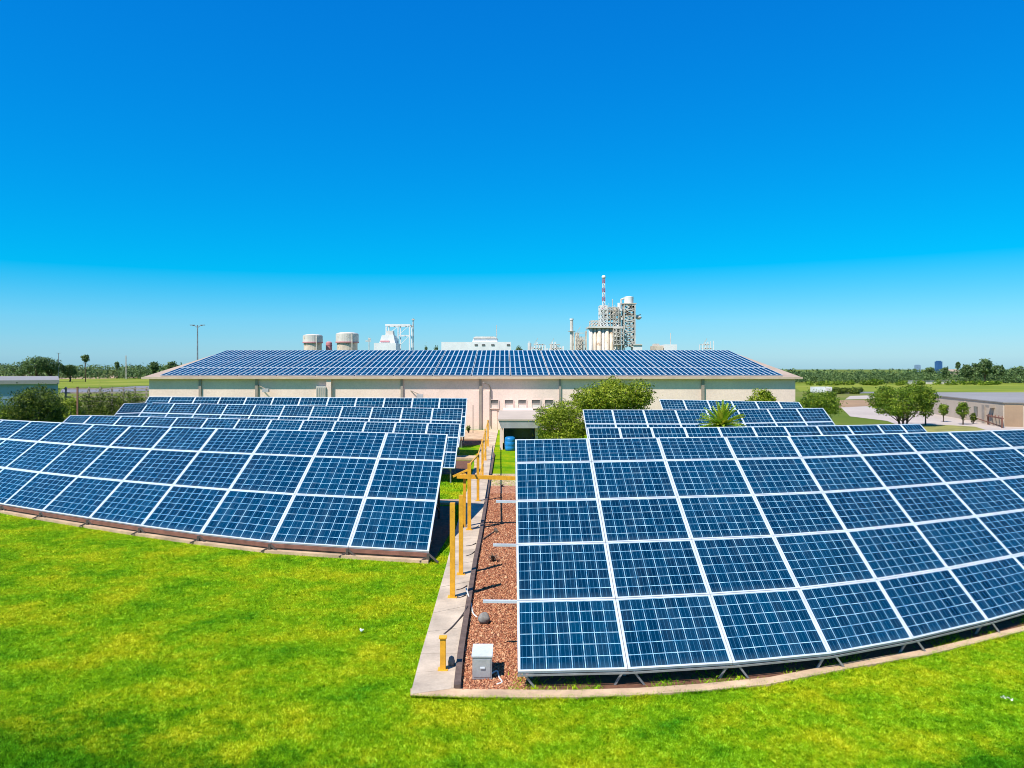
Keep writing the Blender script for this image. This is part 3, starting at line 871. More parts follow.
for bi in range(nb):
    x0 = xs0 + (xs1 - xs0) * bi / nb + 0.07
    x1 = xs0 + (xs1 - xs0) * (bi + 1) / nb - 0.07
    lab = {0: 'rooftop solar array at the left end of the warehouse roof, cut slanting at the hip', nb - 1: 'rooftop solar array at the right end of the warehouse roof, cut slanting at the hip'}.get(bi, 'blue rooftop solar array on the warehouse roof, ' + names[bi] + ' of sixteen')
    root = empty('rooftop_solar_array', ((x0 + x1) / 2, y_a, roofpt(0, y_a).z), lab, 'solar array', 'solar arrays on the warehouse roof')
    nc = 7
    def fx_(t, y):
        gp_ = 0.0011 * (1 if t * nb * nc % nc < 0.01 else 0)
        return edgeL(y) + (edgeR(y) - edgeL(y)) * t
    for c in range(nc):
        ta, tb_ = (bi * nc + c) / (nb * nc), (bi * nc + c + 1) / (nb * nc)
        if c == 0: ta += 0.0006
        if c == nc - 1: tb_ -= 0.0006
        for (ya, yb_) in ((y_a, y_m - 0.03), (y_m + 0.03, y_b)):
            q = [roofpt(fx_(ta, ya), ya), roofpt(fx_(tb_, ya), ya), roofpt(fx_(tb_, yb_), yb_), roofpt(fx_(ta, yb_), yb_)]
            panel(root, q, 0.042, cells_roof, 0.05, split=False)
    m = MB()
    for yy in (y_a + 0.3, y_m, y_b - 0.3):
        m.bar(roofpt(fx_(bi / nb, yy), yy, 0.035), roofpt(fx_((bi + 1) / nb, yy), yy, 0.035), 0.05, 0.06)
    m.build('mounting_rail', M['galv'], root)

# ------------------------------------------------------------------ foliage
def leaves(name, lobes, n, size, mat, parent=None, seed=0, shell=0.45, flat=1.0, droop=0.0):
    """leaf cards spread through the given lobes (centre, radii)"""
    g = np.random.default_rng(seed)
    wts = np.array([r[0] * r[1] + r[0] * r[2] + r[1] * r[2] for c, r in lobes]); wts = wts / wts.sum()
    idx = g.choice(len(lobes), n, p=wts)
    C = np.array([c for c, r in lobes], float)[idx]; Rr = np.array([r for c, r in lobes], float)[idx]
    d = g.normal(size=(n, 3)); d /= np.linalg.norm(d, axis=1)[:, None]
    # lumpy radius: small bunches stand out of every lobe
    fr = 9.0
    lump = 0.86 + 0.16 * np.sin(d[:, 0] * fr + idx * 1.7) * np.sin(d[:, 1] * fr + idx * 2.3) + 0.12 * np.sin(d[:, 2] * 11 + idx)
    rad = (shell + (1 - shell) * g.random(n) ** 0.45) * lump
    rad *= 1 + 0.12 * g.normal(size=n) * (g.random(n) < 0.3)
    P = C + d * Rr * rad[:, None]
    P[:, 2] = np.maximum(P[:, 2], 0.05)
    nrm = d * 0.8 + g.normal(size=(n, 3)) * 0.7 + np.array([0, 0, 0.35])
    nrm /= np.linalg.norm(nrm, axis=1)[:, None]
    t = np.cross(nrm, g.normal(size=(n, 3))); t /= np.linalg.norm(t, axis=1)[:, None]
    bt = np.cross(nrm, t)
    s = size * (0.6 + 0.8 * g.random(n))[:, None]
    V = np.stack([P - t * s * 0.9, P + bt * s * 0.45 + nrm * s * 0.12, P + t * s * 0.9, P - bt * s * 0.45 + nrm * s * 0.12], 1).reshape(-1, 3)
    o = base_of(parent)
    V = V - np.array([o.x, o.y, o.z])
    me = bpy.data.meshes.new(name)
    me.vertices.add(4 * n); me.vertices.foreach_set('co', V.ravel())
    me.loops.add(4 * n); me.loops.foreach_set('vertex_index', np.arange(4 * n, dtype=np.int32))
    me.polygons.add(n)
    me.polygons.foreach_set('loop_start', np.arange(0, 4 * n, 4, dtype=np.int32))
    me.update(calc_edges=True)
    tint = np.clip(0.5 + 0.22 * g.normal(size=n) + 0.18 * np.sin(P[:, 0] * 2.1 / max(size * 6, .3) + idx) * np.cos(P[:, 2] * 1.7 / max(size * 6, .3)), 0, 1)
    a = me.attributes.new('tint', 'FLOAT', 'FACE'); a.data.foreach_set('value', tint.astype(np.float32))
    me.materials.append(mat)
    return link(name, me, parent)
def tree(label, px, D, y_top, w_px, mat, n, leaf, base_z=0.0, crown_base=None, name='broadleaf_tree', cat='tree', nl=9, seed=1, group=None, trunk_r=None, stems=1, hscale=1.0, part=True):
    rr = random.Random(seed)
    x = (px - CX) / F * D
    zt = ZY(y_top, D)
    wd = w_px / F * D
    cb = crown_base if crown_base is not None else zt * 0.35
    root = empty(name, (x, D, base_z), label, cat, group)
    lobes = []
    hc = (zt - cb) * 1.06
    wd *= 1.08
    lobes.append(((x, D, cb + hc * 0.5), (wd * 0.38, wd * 0.38, hc * 0.46)))
    for k in range(nl):
        a = rr.uniform(0, 2 * math.pi); q = rr.uniform(0.18, 0.38)
        zc = cb + hc * rr.uniform(0.25, 0.78)
        sq = 1 - abs((zc - cb) / hc - 0.45) * 0.7
        rl = wd * rr.uniform(0.09, 0.22)
        lobes.append(((x + math.cos(a) * q * wd * sq, D + math.sin(a) * q * wd * sq, zc), (rl, rl, min(rl * 0.85, hc * 0.26))))
    # shift so that the crown's top meets the row measured
    tr = trunk_r or max(0.05, wd * 0.035)
    m = MB()
    for s in range(stems):
        ox = (s - (stems - 1) / 2) * tr * 3.0
        top = Vector((x + ox * 2, D, cb + hc * 0.55))
        m.tube([(x + ox, D, base_z), (x + ox * 1.3 + tr * 0.4, D + tr * 0.5, cb * 0.6), top], [tr * 1.25, tr, tr * 0.35], 8)
        for k in range(4):
            l = lobes[1 + (k + s * 2) % (len(lobes) - 1)][0]
            st = Vector((x + ox * 1.3, D, cb * (0.6 + 0.1 * k)))
            m.tube([st, st.lerp(Vector(l), 0.5) + Vector((0, 0, -0.05 * hc)), l], [tr * 0.5, tr * 0.35, tr * 0.12], 6)
    m.build('trunk', M['bark'], root, True)
    leaves('crown', lobes, n, leaf, mat, root, seed)
    return root
tree('large round yellow green tree in front of the warehouse, behind the right solar arrays', 616, 52.5, 379.5, 94, M['leaf_yellow'], 28000, 0.075, crown_base=1.5, nl=16, seed=3, stems=2)
tree('leafy bush like tree beside the entrance porch, lower and left of the large round tree', 561, 49.5, 401.5, 66, M['leaf_yellow'], 17000, 0.065, crown_base=0.3, nl=14, seed=5)
tree('small rounded bush top in front of the right part of the warehouse wall', 761, 65, 386.5, 31, M['leaf_yellow'], 5000, 0.08, crown_base=1.6, nl=9, seed=6)
tree('wide green tree just beyond the right corner of the warehouse', 819, 66, 387.5, 54, M['leaf'], 12000, 0.085, crown_base=0.8, nl=14, seed=9)
tree('round dense tree with several trunks standing in the pale yard', 903, 74, 385.5, 64, M['leaf'], 23000, 0.088, crown_base=0.6, nl=16, seed=11, stems=3, trunk_r=0.10)
tree('small loose tree touching the right side of the round dense yard tree', 925.5, 76, 398, 17, M['leaf'], 2600, 0.07, crown_base=1.2, nl=6, seed=12)
tree('slim young tree in the yard, the left and shorter one of two', 943.5, 80, 403, 11.5, M['leaf'], 2200, 0.065, crown_base=0.55, nl=6, seed=13, trunk_r=0.05)
tree('slim young tree in the yard, the right and taller one of two', 963, 76, 400.5, 15, M['leaf'], 3400, 0.065, crown_base=0.5, nl=7, seed=14, trunk_r=0.06)
tree('small olive shrub right of the two slim young trees', 973, 77, 412, 8, M['leaf_dark'], 900, 0.06, crown_base=0.1, nl=4, seed=15, name='shrub', cat='shrub')
tree('big dark rounded bush at the left edge in front of the blue grey building', 36, 49, 383.5, 74, M['leaf_dark'], 22000, 0.07, crown_base=0.2, nl=16, seed=16, name='bush', cat='bush')
tree('lighter green bush at the far left edge beside the big dark bush', -6, 48, 391, 60, M['leaf'], 12000, 0.07, crown_base=0.2, nl=12, seed=17, name='bush', cat='bush')
tree('yellowish shrub between the big dark bush and the clipped hedge', 71, 60, 393, 24, M['leaf_yellow'], 3000, 0.08, crown_base=0.1, nl=8, seed=18, name='shrub', cat='shrub')
tree('dark shrub low against the warehouse wall beside the thin post', 468.5, 66, 425, 5.5, M['leaf_dark'], 500, 0.05, crown_base=0.1, nl=3, seed=19, name='shrub', cat='shrub')
# hedge
hd = empty('hedge', ((112 - CX) / F * 62, 62, 0), 'clipped green hedge left of the warehouse in front of the grey fence', 'hedge')
lob = []
rr = random.Random(4)
for k in range(15):
    px = 86 + k * 4.0
    zt_ = ZY(391.5 + rr.uniform(-1, 1.2), 62)
    lob.append((((px - CX) / F * 62, 62 + rr.uniform(-.3, .3), zt_ * 0.5), (0.62, 0.75, zt_ * 0.58)))
leaves('foliage', lob, 16000, 0.075, M['leaf_dark'], hd, 21)
m = MB()
for k in range(5):
    px = 88 + k * 13
    x = (px - CX) / F * 62
    m.tube([(x, 62, 0), (x + .1, 62, 0.9), (x, 62, 2.6)], [.07, .05, .02], 6)
m.build('stems', M['bark'], hd)

# palm
pw = empty('palm', ((722 - CX) / F * 38.0, 38.0, 0), 'spiky green palm rising between two solar arrays on the right', 'palm')
x0 = (722 - CX) / F * 38.0
zc = ZY(427, 38)
m = MB(); m.tube([(x0, 38, 0), (x0 + 0.03, 38, 1.2), (x0, 38, zc)], [0.22, 0.19, 0.2], 10); m.build('trunk', M['bark'], pw, True)
rr = random.Random(8)
m = MB(); tints = []
for k in range(80):
    a = k * 2.39996 + rr.uniform(-.15, .15)
    el = R(rr.uniform(18, 85)) if k % 4 else R(rr.uniform(-5, 20))
    L = rr.uniform(1.05, 1.4)
    dirh = Vector((math.cos(a), math.sin(a), 0))
    p = Vector((x0, 38, zc)); d = dirh * math.cos(el) + Vector((0, 0, math.sin(el)))
    pts = [p.copy()]
    for j in range(7):
        p = p + d * L / 7
        d = (d + Vector((0, 0, -0.09))).normalized()
        pts.append(p.copy())
    tt = rr.uniform(0.15, 1)
    for j in range(7):
        q0, q1 = pts[j], pts[j + 1]
        dd_ = (q1 - q0).normalized()
        sd_ = dd_.cross(Vector((0, 0, 1))).normalized()
        up_ = sd_.cross(dd_)
        for s_ in (-1, 1):
            for h_ in (0.0, 0.5):
                b0 = q0.lerp(q1, h_)
                ll = 0.26 * (1 - (j + h_) / 9)
                tip = b0 + sd_ * s_ * ll * 0.8 + dd_ * ll * 1.1 + up_ * 0.05
                m.face([b0 - dd_ * 0.02, b0 + dd_ * 0.10, tip]); tints.append(min(1, tt * 0.7 + rr.uniform(0, .3)))
        m.face([q0 - sd_ * 0.012, q1 - sd_ * 0.012, q1 + sd_ * 0.012, q0 + sd_ * 0.012]); tints.append(0.9)
fo = m.build('fronds', M['palm'], pw)
a = fo.data.attributes.new('tint', 'FLOAT', 'FACE'); a.data.foreach_set('value', tints)

# ------------------------------------------------------------------ other buildings
# blue grey flat building at the left edge
lb = empty('flat_roof_building', ((0 - CX) / F * 75, 75, 0), 'low blue grey building with a pale flat roof at the left edge', 'building')
def flat_building(root, foot, z1, wallm, roofm, th=0.35, ov=0.3):
    m = MB(); m.prism(foot, 0, z1 - th); m.build('wall', wallm, root)
    cx_ = sum(p[0] for p in foot) / len(foot); cy_ = sum(p[1] for p in foot) / len(foot)
    big = []
    for p in foot:
        v = Vector((p[0] - cx_, p[1] - cy_)); L = v.length
        v = v * (1 + ov / L)
        big.append((cx_ + v.x, cy_ + v.y))
    m = MB(); m.prism(big, z1 - th, z1); m.build('roof', roofm, root)
ft = [W(-140, 64), W(58, 70), W(57, 108), W(-140, 108)]
flat_building(lb, [(p.x, p.y) for p in ft], 4.5, M['bluewall'], M['grey_roof'])
# tan building at the right edge
rb_ = empty('flat_roof_building', W(1003, 73), 'low tan building with a wide grey flat roof at the right edge beyond the yard', 'building')
ft = [W(1003, 73.5), W(1160, 69), W(1160, 104), W(922, 104), W(924, 98)]
flat_building(rb_, [(p.x, p.y) for p in ft], 2.35, M['tanwall'], M['grey_roof'], 0.10, 0.15)
def along(a, c, t):
    return a.lerp(c, t)
A0, A1 = W(1003, 73.5), W(924, 98)
nrm = Vector((-(A1 - A0).y, (A1 - A0).x, 0)).normalized()
if nrm.x > 0: nrm = -nrm
def onwall(t0, t1, z0, z1, off, name, mat, root):
    m = MB(); p, q = A0.lerp(A1, t0), A0.lerp(A1, t1)
    o1 = nrm * 0.003; o2 = nrm * off
    m.hexa([p + o1 + Vector((0, 0, z0)), p + o2 + Vector((0, 0, z0)), q + o2 + Vector((0, 0, z0)), q + o1 + Vector((0, 0, z0))],
           [p + o1 + Vector((0, 0, z1)), p + o2 + Vector((0, 0, z1)), q + o2 + Vector((0, 0, z1)), q + o1 + Vector((0, 0, z1))])
    return m.build(name, mat, root)
onwall(0.17, 0.20, 0.05, 1.9, 0.15, 'downpipe', M['pipe_brown'], rb_)
onwall(0.26, 0.30, 0.7, 1.6, 0.06, 'window', M['window'], rb_)
onwall(0.08, 0.12, 1.7, 1.95, 0.5, 'wall_lamp', M['pipe_brown'], rb_)
onwall(0.40, 0.415, 0.05, 2.0, 0.12, 'downpipe', M['tanwall'], rb_)
p, q = W(1003, 73.5), W(1160, 69)
m = MB(); dirv = (q - p).normalized(); n2 = Vector((dirv.y, -dirv.x, 0))
a_, b_ = p + dirv * 0.25, p + dirv * 1.75
for (a_, b_) in ((p + dirv * 0.12, p + dirv * 1.6), (p + dirv * 1.75, p + dirv * 4.0), (p + dirv * 4.2, p + dirv * 8.0)):
    m = MB(); m.hexa([a_ + n2 * .05, b_ + n2 * .05, b_, a_], [v + Vector((0, 0, 2.1)) for v in (a_ + n2 * .05, b_ + n2 * .05, b_, a_)]); m.build('door', M['brownwall'], rb_)
# pergola frame
pg = empty('pergola', W(996, 76, 0), 'small brown open frame in front of the tan building wall', 'pergola')
for px, D in ((988, 76), (1002, 71.5), (988.5, 79.5), (1002, 74.5)):
    m = MB(); m.bar(W(px, D, 0), W(px, D, 0.85), 0.1); m.build('post', M['rust'], pg)
m = MB(); m.bar(W(987, 76, .9), W(1003, 71.5, .9), 0.12); m.bar(W(987.5, 79.5, .9), W(1003, 74.5, .9), 0.12)
for k in range(5):
    t = k / 4; m.bar(W(988 + 14 * t, 75.8 - 4.2 * t, .98), W(988.5 + 13.5 * t, 79.5 - 5 * t, .98), 0.07)
m.build('roof_slats', M['rust'], pg)
m = MB(); m.bar(W(975, 79, .5), W(1001, 73, .08), 0.08)
tag(m.build('barrier_pole', M['rust']), 'thin brown pole leaning low in the yard beside the small open frame', 'pole')

# yard and fields on the right
sheet('yard', [G(841, 407.5), G(873, 406), G(890, 409), G(915, 411), G(1003, 416), G(1100, 420), G(1300, 425), G(1300, 470), G(1000, 446), G(905, 428), G(887, 421), G(850, 416.5)], M['yard'], 0.02)
sheet('earth_patch', [G(836, 400.5), G(876, 399.5), G(876, 406.2), G(838, 407.8)], M['earth'], 0.016)
sheet('sand_patch', [G(850, 396), G(874, 395.3), G(875, 398.9), G(845, 399.5)], M['yard'], 0.012)
sheet('lane', [G(826, 391), G(874, 391.5), G(874, 393.3), G(826, 393.6)], M['road'], 0.012)
sheet('tree_strip', [G(905, 429), G(918, 424.5), G(950, 425.5), G(975, 427), G(985, 430), G(960, 434), G(930, 433)], M['lawn_dry'], 0.035)
def field_mat():
    m, nt, p = new_mat('field_grass')
    a = noise(nt, 0.03, 6, 0.65)
    c = ramp(nt, a, [(0.3, (0.11, 0.16, 0.015)), (0.55, (0.20, 0.23, 0.025)), (0.75, (0.30, 0.27, 0.06))])
    nt.links.new(c, p.inputs['Base Color']); p.inputs['Roughness'].default_value = 0.95; p.inputs['Specular IOR Level'].default_value = 0.1
    return m
M['field'] = field_mat()
sheet('field_right', [G(800, 391), G(900, 392.2), G(1300, 393), G(1300, 382.5), G(1024, 383), G(900, 380.5), G(830, 379.3), G(780, 379)], M['field'], 0.02)
sheet('field_left', [G(-300, 389.5), G(62, 388), G(140, 385.5), G(240, 384), G(240, 378), G(140, 378.3), G(62, 379.2), G(-300, 380.5)], M['field'], 0.02)
sheet('road_left', [G(60, 393), G(150, 391), G(240, 389), G(240, 385), G(140, 386), G(95, 388.8), G(62, 389)], M['road'], 0.016)
sheet('stony_strip', [G(-300, 380), G(62, 379), G(140, 378), G(240, 377.7), G(240, 375), G(140, 374.8), G(40, 374.6), G(-300, 375)], M['kerb'], 0.026)

# fence at the left
fn = empty('rail_fence', W(105, 70), 'weathered grey rail fence behind the hedge left of the warehouse', 'fence')
for k in range(8):
    px = 66 + k * 11.5
    m = MB(); m.bar(W(px, 84, 0), W(px, 84, 3.55), 0.14); m.build('post', M['wood'], fn)
m = MB()
for zz in (1.5, 2.0, 2.45, 2.9, 3.35):
    m.bar(W(64, 83.9, zz), W(149, 83.9, zz), 0.05, 0.13)
m.build('rails', M['wood'], fn)
m = MB(); m.bar(W(77.5, 58, 0), W(77.5, 58, ZY(387.5, 58)), 0.10); m.box(W(77.5, 58).x - 0.07, W(77.5, 58).x + 0.07, 57.93, 58.07, ZY(387.5, 58), ZY(387.5, 58) + 0.05)
tag(m.build('gate_post', M['rust']), 'single brown wooden post in front of the hedge and fence', 'post')

# street lamp and poles
def lamp_pole(px, D, ytop, label, arms=True, r=0.09, cat='street lamp', name='street_lamp'):
    x = (px - CX) / F * D; zt = ZY(ytop, D)
    root = empty(name, (x, D, 0), label, cat)
    m = MB(); m.tube([(x, D, 0), (x, D, zt)], [r * 1.3, r * 0.7], 8); m.build('pole', M['galv'], root)
    if arms:
        for s in (-1, 1):
            m = MB(); m.tube([(x, D, zt - 0.4), (x + s * 0.35, D, zt - 0.1), (x + s * 0.7, D, zt - 0.08)], 0.05, 6); a = m.build('arm', M['galv'], root)
            m = MB(); m.box(min(x + s * 0.45, x + s * 1.05), max(x + s * 0.45, x + s * 1.05), D - 0.12, D + 0.12, zt - 0.06, zt + 0.04); m.build('lamp_head', M['galv'], a)
    return root
lamp_pole(197.5, 110, 325, 'tall grey double armed street lamp behind the left end of the warehouse roof', r=0.11)
lamp_pole(58.5, 330, 353, 'distant double armed lamp above the rounded trees on the left', r=0.18)
def lattice_mast(px, D, y0, y1, w, label, mats, name='mast', cat='mast', base_z=0, seg=8, bars=0.12):
    x = (px - CX) / F * D
    root = empty(name, (x, D, base_z), label, cat)
    z0, z1 = max(base_z, 0), ZY(y1, D)
    for k in range(seg):
        a, b_ = z0 + (z1 - z0) * k / seg, z0 + (z1 - z0) * (k + 1) / seg
        w0 = w * (1 - 0.5 * k / seg); w1 = w * (1 - 0.5 * (k + 1) / seg)
        m = MB()
        cs = [(-1, -1), (1, -1), (1, 1), (-1, 1)]
        for i in range(4):
            c0 = Vector((x + cs[i][0] * w0 / 2, D + cs[i][1] * w0 / 2, a)); c1 = Vector((x + cs[i][0] * w1 / 2, D + cs[i][1] * w1 / 2, b_ - 0.01))
            j = (i + 1) % 4
            d1 = Vector((x + cs[j][0] * w1 / 2, D + cs[j][1] * w1 / 2, b_ - 0.01)); d0 = Vector((x + cs[j][0] * w0 / 2, D + cs[j][1] * w0 / 2, a))
            m.bar(c0, c1, bars); m.bar(c0, d1, bars * 0.7); m.bar(c1, d1, bars * 0.7)
        m.build('mast_section', mats[k % len(mats)], root)
    return root
lattice_mast(126, 420, 378, 355.5, 0.7, 'distant thin lattice pole above the treeline on the left', [M['lattice']], bars=0.07)

# ------------------------------------------------------------------ industry behind the warehouse
DI = 160.0
k_ = DI / F
def IX(px): return (px - CX) * k_
def IZ(py): return ZY(py, DI)
def tank(px0, px1, ytop, ybelt, label):
    cx_ = IX((px0 + px1) / 2); r = (px1 - px0) / 2 * k_
    root = empty('storage_tank', (cx_, DI, 0), label, 'tank', 'white tanks behind the warehouse')
    zt, zb_ = IZ(ytop), IZ(ybelt)
    m = MB(); m.lathe(cx_, DI, [(r * 0.9, 0), (r * 0.9, zb_)], 28); m.build('lower_shell', M['beige'], root, False)
    m = MB(); m.lathe(cx_, DI, [(r, zb_ + 0.01), (r, zt - r * 0.22)], 28); m.build('upper_shell', M['offwhite'], root)
    m = MB(); m.lathe(cx_, DI, [(r * 1.0, zt - r * 0.215), (r * 0.92, zt - r * 0.12), (r * 0.6, zt - 0.1), (0.02, zt)], 28); m.build('dome', M['offwhite'], root, True)
    m = MB(); m.lathe(cx_, DI, [(r * 1.03, zb_ - 0.12), (r * 1.03, zb_ + 0.1)], 28); m.build('belt', M['pink'], root)
    m = MB(); m.bar((cx_ + r * 0.6, DI - r * 0.85, 0), (cx_ + r * 0.6, DI - r * 0.85, zt - 0.3), 0.18); m.build('ladder', M['lattice'], root)
    return root
tank(303, 322.5, 334, 342.5, 'squat white storage tank behind the roof, the left one of two')
tank(336, 358.5, 332, 342.3, 'squat white storage tank behind the roof, the right and larger one of two')
r_ = empty('small_tank', (IX(325.5), DI + 3, 0), 'small faded red tank touching the left white tank', 'tank')
m = MB(); m.lathe(IX(325.5), DI + 3, [(0.65, 0), (0.65, IZ(342)), (0.3, IZ(341))], 16); m.build('shell', M['pink'], r_)
m = MB(); m.lathe(IX(325.5), DI + 3, [(0.70, IZ(345.2)), (0.70, IZ(344.8))], 16); m.build('belt', M['red'], r_)
# small antenna
a_ = empty('antenna', (IX(369), DI, 0), 'thin antenna with a small cross bar right of the larger tank', 'antenna')
m = MB(); m.tube([(IX(369), DI, 0), (IX(369), DI, IZ(337.5))], 0.09, 6); m.build('mast', M['lattice'], a_)
m = MB(); m.bar((IX(365.5), DI, IZ(341)), (IX(371), DI, IZ(341)), 0.22); m.bar((IX(368.3), DI, IZ(339)), (IX(370.6), DI, IZ(339)), 0.3); m.build('cross_arm', M['lattice'], a_)
# stepped white factory with gantry
fx = empty('factory_building', (IX(388), DI, 0), 'white stepped factory block beside a tall open frame', 'building')
def trap(root, x0, x1, x2, x3, y0, y1, mat, name, d=4):
    m = MB(); m.hexa([Vector((IX(x0), DI - d / 2, IZ(y0))), Vector((IX(x1), DI - d / 2, IZ(y0))), Vector((IX(x1), DI + d / 2, IZ(y0))), Vector((IX(x0), DI + d / 2, IZ(y0)))],
                     [Vector((IX(x2), DI - d / 2, IZ(y1))), Vector((IX(x3), DI - d / 2, IZ(y1))), Vector((IX(x3), DI + d / 2, IZ(y1))), Vector((IX(x2), DI + d / 2, IZ(y1)))]); return m.build(name, mat, root)
zg = HY + H * F / DI
trap(fx, 376.5, 399, 376.5, 398, zg, 343.4, M['white'], 'lower_block', 6)
trap(fx, 381, 396.5, 383.5, 395, 343.2, 335.5, M['white'], 'middle_block')
trap(fx, 386, 394, 387, 393.5, 335.3, 331, M['offwhite'], 'top_block', 2)
trap(fx, 382, 391, 382, 391, 342.4, 341, M['pink'], 'sign_band', 4.3)
fg = empty('open_frame', (IX(399), DI + 3, 0), 'tall white open steel frame with a thin pole beside the stepped white block', 'steel frame')
for px in (385, 397, 408.5):
    for dy in (1.5, 5):
        m = MB(); m.bar((IX(px), DI + dy, 0), (IX(px), DI + dy, IZ(325)), 0.22); m.build('column', M['white'], fg)
m = MB()
for dy in (1.5, 5):
    m.bar((IX(384), DI + dy, IZ(324.6)), (IX(409.5), DI + dy, IZ(324.6)), 0.35)
    m.bar((IX(397), DI + dy, IZ(335)), (IX(409), DI + dy, IZ(335)), 0.15)
for k in range(5):
    m.bar((IX(385 + 5.9 * k), DI + 1.5, IZ(324.6)), (IX(385 + 5.9 * k), DI + 5, IZ(324.6)), 0.2)
m.bar((IX(397), DI + 1.5, IZ(335)), (IX(408.5), DI + 1.5, IZ(325)), 0.1)
m.bar((IX(397), DI + 1.5, IZ(347)), (IX(408.5), DI + 1.5, IZ(335)), 0.1)
m.bar((IX(388), DI + 1.5, IZ(333)), (IX(397), DI + 1.5, IZ(326)), 0.12)
m.build('beams', M['white'], fg)
m = MB(); m.tube([(IX(411.3), DI + 3, 0), (IX(411.3), DI + 3, IZ(317.5))], 0.13, 6); m.box(IX(409.8), IX(412.8), DI + 2.7, DI + 3.3, IZ(319.2), IZ(318.3)); m.build('pole', M['lattice'], fg)
# long white building
lw = empty('factory_building', (IX(478), DI, 0), 'long low white building with a raised middle section behind the roof', 'building')
trap(lw, 444, 512, 444, 511, zg, 343, M['white'], 'lower_block', 12)
trap(lw, 473, 498, 474.5, 497, 342.9, 339, M['white'], 'raised_block', 8)
trap(lw, 474, 497.6, 476, 495, 338.9, 337.4, M['offwhite'], 'raised_roof', 8.5)
for px in (476, 483, 492, 507):
    trap(lw, px, px + 3, px, px + 3, 346.5, 345, M['window'], 'window', 12.2)
m = MB(); m.tube([(IX(496.5), DI, IZ(337.4)), (IX(496.5), DI, IZ(325))], 0.06, 6); m.build('antenna', M['lattice'], lw)
# low pipe racks
def rack(px0, px1, ytop, label, seed, mat=M['white'], dens=6, name='pipe_rack', cat='pipe rack', tanks=True):
    rr = random.Random(seed)
    root = empty(name, (IX((px0 + px1) / 2), DI, 0), label, cat)
    m = MB()
    n = dens
    zt = IZ(ytop)
    for k in range(n + 1):
        px = px0 + (px1 - px0) * k / n
        hz = zt - rr.uniform(0, 0.35) * (zt - 7)
        for dy in (-1.2, 1.2):
            m.bar((IX(px), DI + dy, 0), (IX(px), DI + dy, hz), 0.16)
    m.build('columns', mat, root)
    m = MB()
    z = 6.5
    while z < zt - 0.3:
        a, c = rr.uniform(px0, px0 + (px1 - px0) * .3), rr.uniform(px0 + (px1 - px0) * .6, px1)
        m.bar((IX(a), DI - 1.2, z), (IX(c), DI - 1.2, z), 0.16); m.bar((IX(a), DI + 1.2, z + .1), (IX(c), DI + 1.2, z + .1), 0.12)
        m.bar((IX(a), DI - 1.2, z), (IX(min(a + 4, px1)), DI - 1.2, z + 1.3), 0.09)
        z += 0.8
    m.build('beams', M['lattice'], root)
    if tanks:
        for k in range(3):
            px = rr.uniform(px0, px1)
            m = MB(); m.tube([(IX(px), DI, 0), (IX(px), DI, zt - rr.uniform(.5, 2.0))], rr.uniform(0.25, .5), 10); m.build('vessel', rr.choice([M['beige'], M['offwhite']]), root)
    return root
rack(529, 545, 340.5, 'low white pipe frame left of the plant, nearest to the long white building', 1)
rack(547, 563, 341.5, 'low white pipe frame just left of the slim chimney', 2)
rack(573, 586, 330, 'beige pipework cluster between the slim chimney and the plant', 3, M['beige'], 5)
ch = empty('chimney', (IX(571.6), DI, 0), 'slim white chimney left of the plant', 'chimney')
m = MB(); m.tube([(IX(571.6), DI, 0), (IX(571.6), DI, IZ(320))], [0.5, 0.32], 12); m.build('flue', M['offwhite'], ch)
m = MB(); m.lathe(IX(571.6), DI, [(0.42, IZ(320)), (0.42, IZ(318.6))], 12); m.build('cap', M['white'], ch)
m = MB(); m.lathe(IX(571.6), DI, [(0.8, IZ(331.5)), (0.8, IZ(331))], 12); m.build('platform', M['lattice'], ch)
# process plant
pp = empty('process_plant', (IX(604), DI, 0), 'beige industrial plant with silo columns and a maze of pipework', 'industrial plant')
for k, px in enumerate((590.3, 594.4, 598.6, 602.6, 606.4, 610.6, 615, 619)):
    r = [0.42, 0.36, 0.5, 0.32, 0.5, 0.38, 0.45, 0.36][k]
    m = MB(); m.tube([(IX(px), DI - 1, 0), (IX(px), DI - 1, IZ(328.5))], r, 14); m.build('silo', [M['offwhite'], M['beige'], M['beige'], M['offwhite'], M['beige'], M['beige']][k % 6], pp, True)
m = MB(); m.box(IX(591), IX(621), DI - 0.3, DI + 4, 0, IZ(329.5)); m.build('rear_block', M['beige'], pp)
m = MB(); m.box(IX(587.5), IX(622), DI - 1.8, DI + 4.2, IZ(328.4), IZ(326.8)); m.build('deck', M['offwhite'], pp)
rr = random.Random(5)
def cage(px0, px1, y0, y1, dy0, dy1, nx, nz, name='pipework', mat=M['lattice'], bw=0.14):
    m = MB()
    for dy in (dy0, dy1):
        for i in range(nx + 1):
            px = px0 + (px1 - px0) * i / nx
            m.bar((IX(px), DI + dy, IZ(y0)), (IX(px), DI + dy, IZ(y1)), bw)
        for j in range(nz + 1):
            y = y0 + (y1 - y0) * j / nz
            m.bar((IX(px0), DI + dy, IZ(y)), (IX(px1), DI + dy, IZ(y)), bw)
        for i in range(nx):
            for j in range(nz):
                if rr.random() < 0.6:
                    a, c = px0 + (px1 - px0) * i / nx, px0 + (px1 - px0) * (i + 1) / nx
                    p, q = y0 + (y1 - y0) * j / nz, y0 + (y1 - y0) * (j + 1) / nz
                    m.bar((IX(a), DI + dy, IZ(p)), (IX(c), DI + dy, IZ(q)), bw * 0.7)
    for i in range(nx + 1):
        px = px0 + (px1 - px0) * i / nx
        for j in range(nz + 1):
            y = y0 + (y1 - y0) * j / nz
            m.bar((IX(px), DI + dy0, IZ(y)), (IX(px), DI + dy1, IZ(y)), bw)
    return m.build(name, mat, pp)
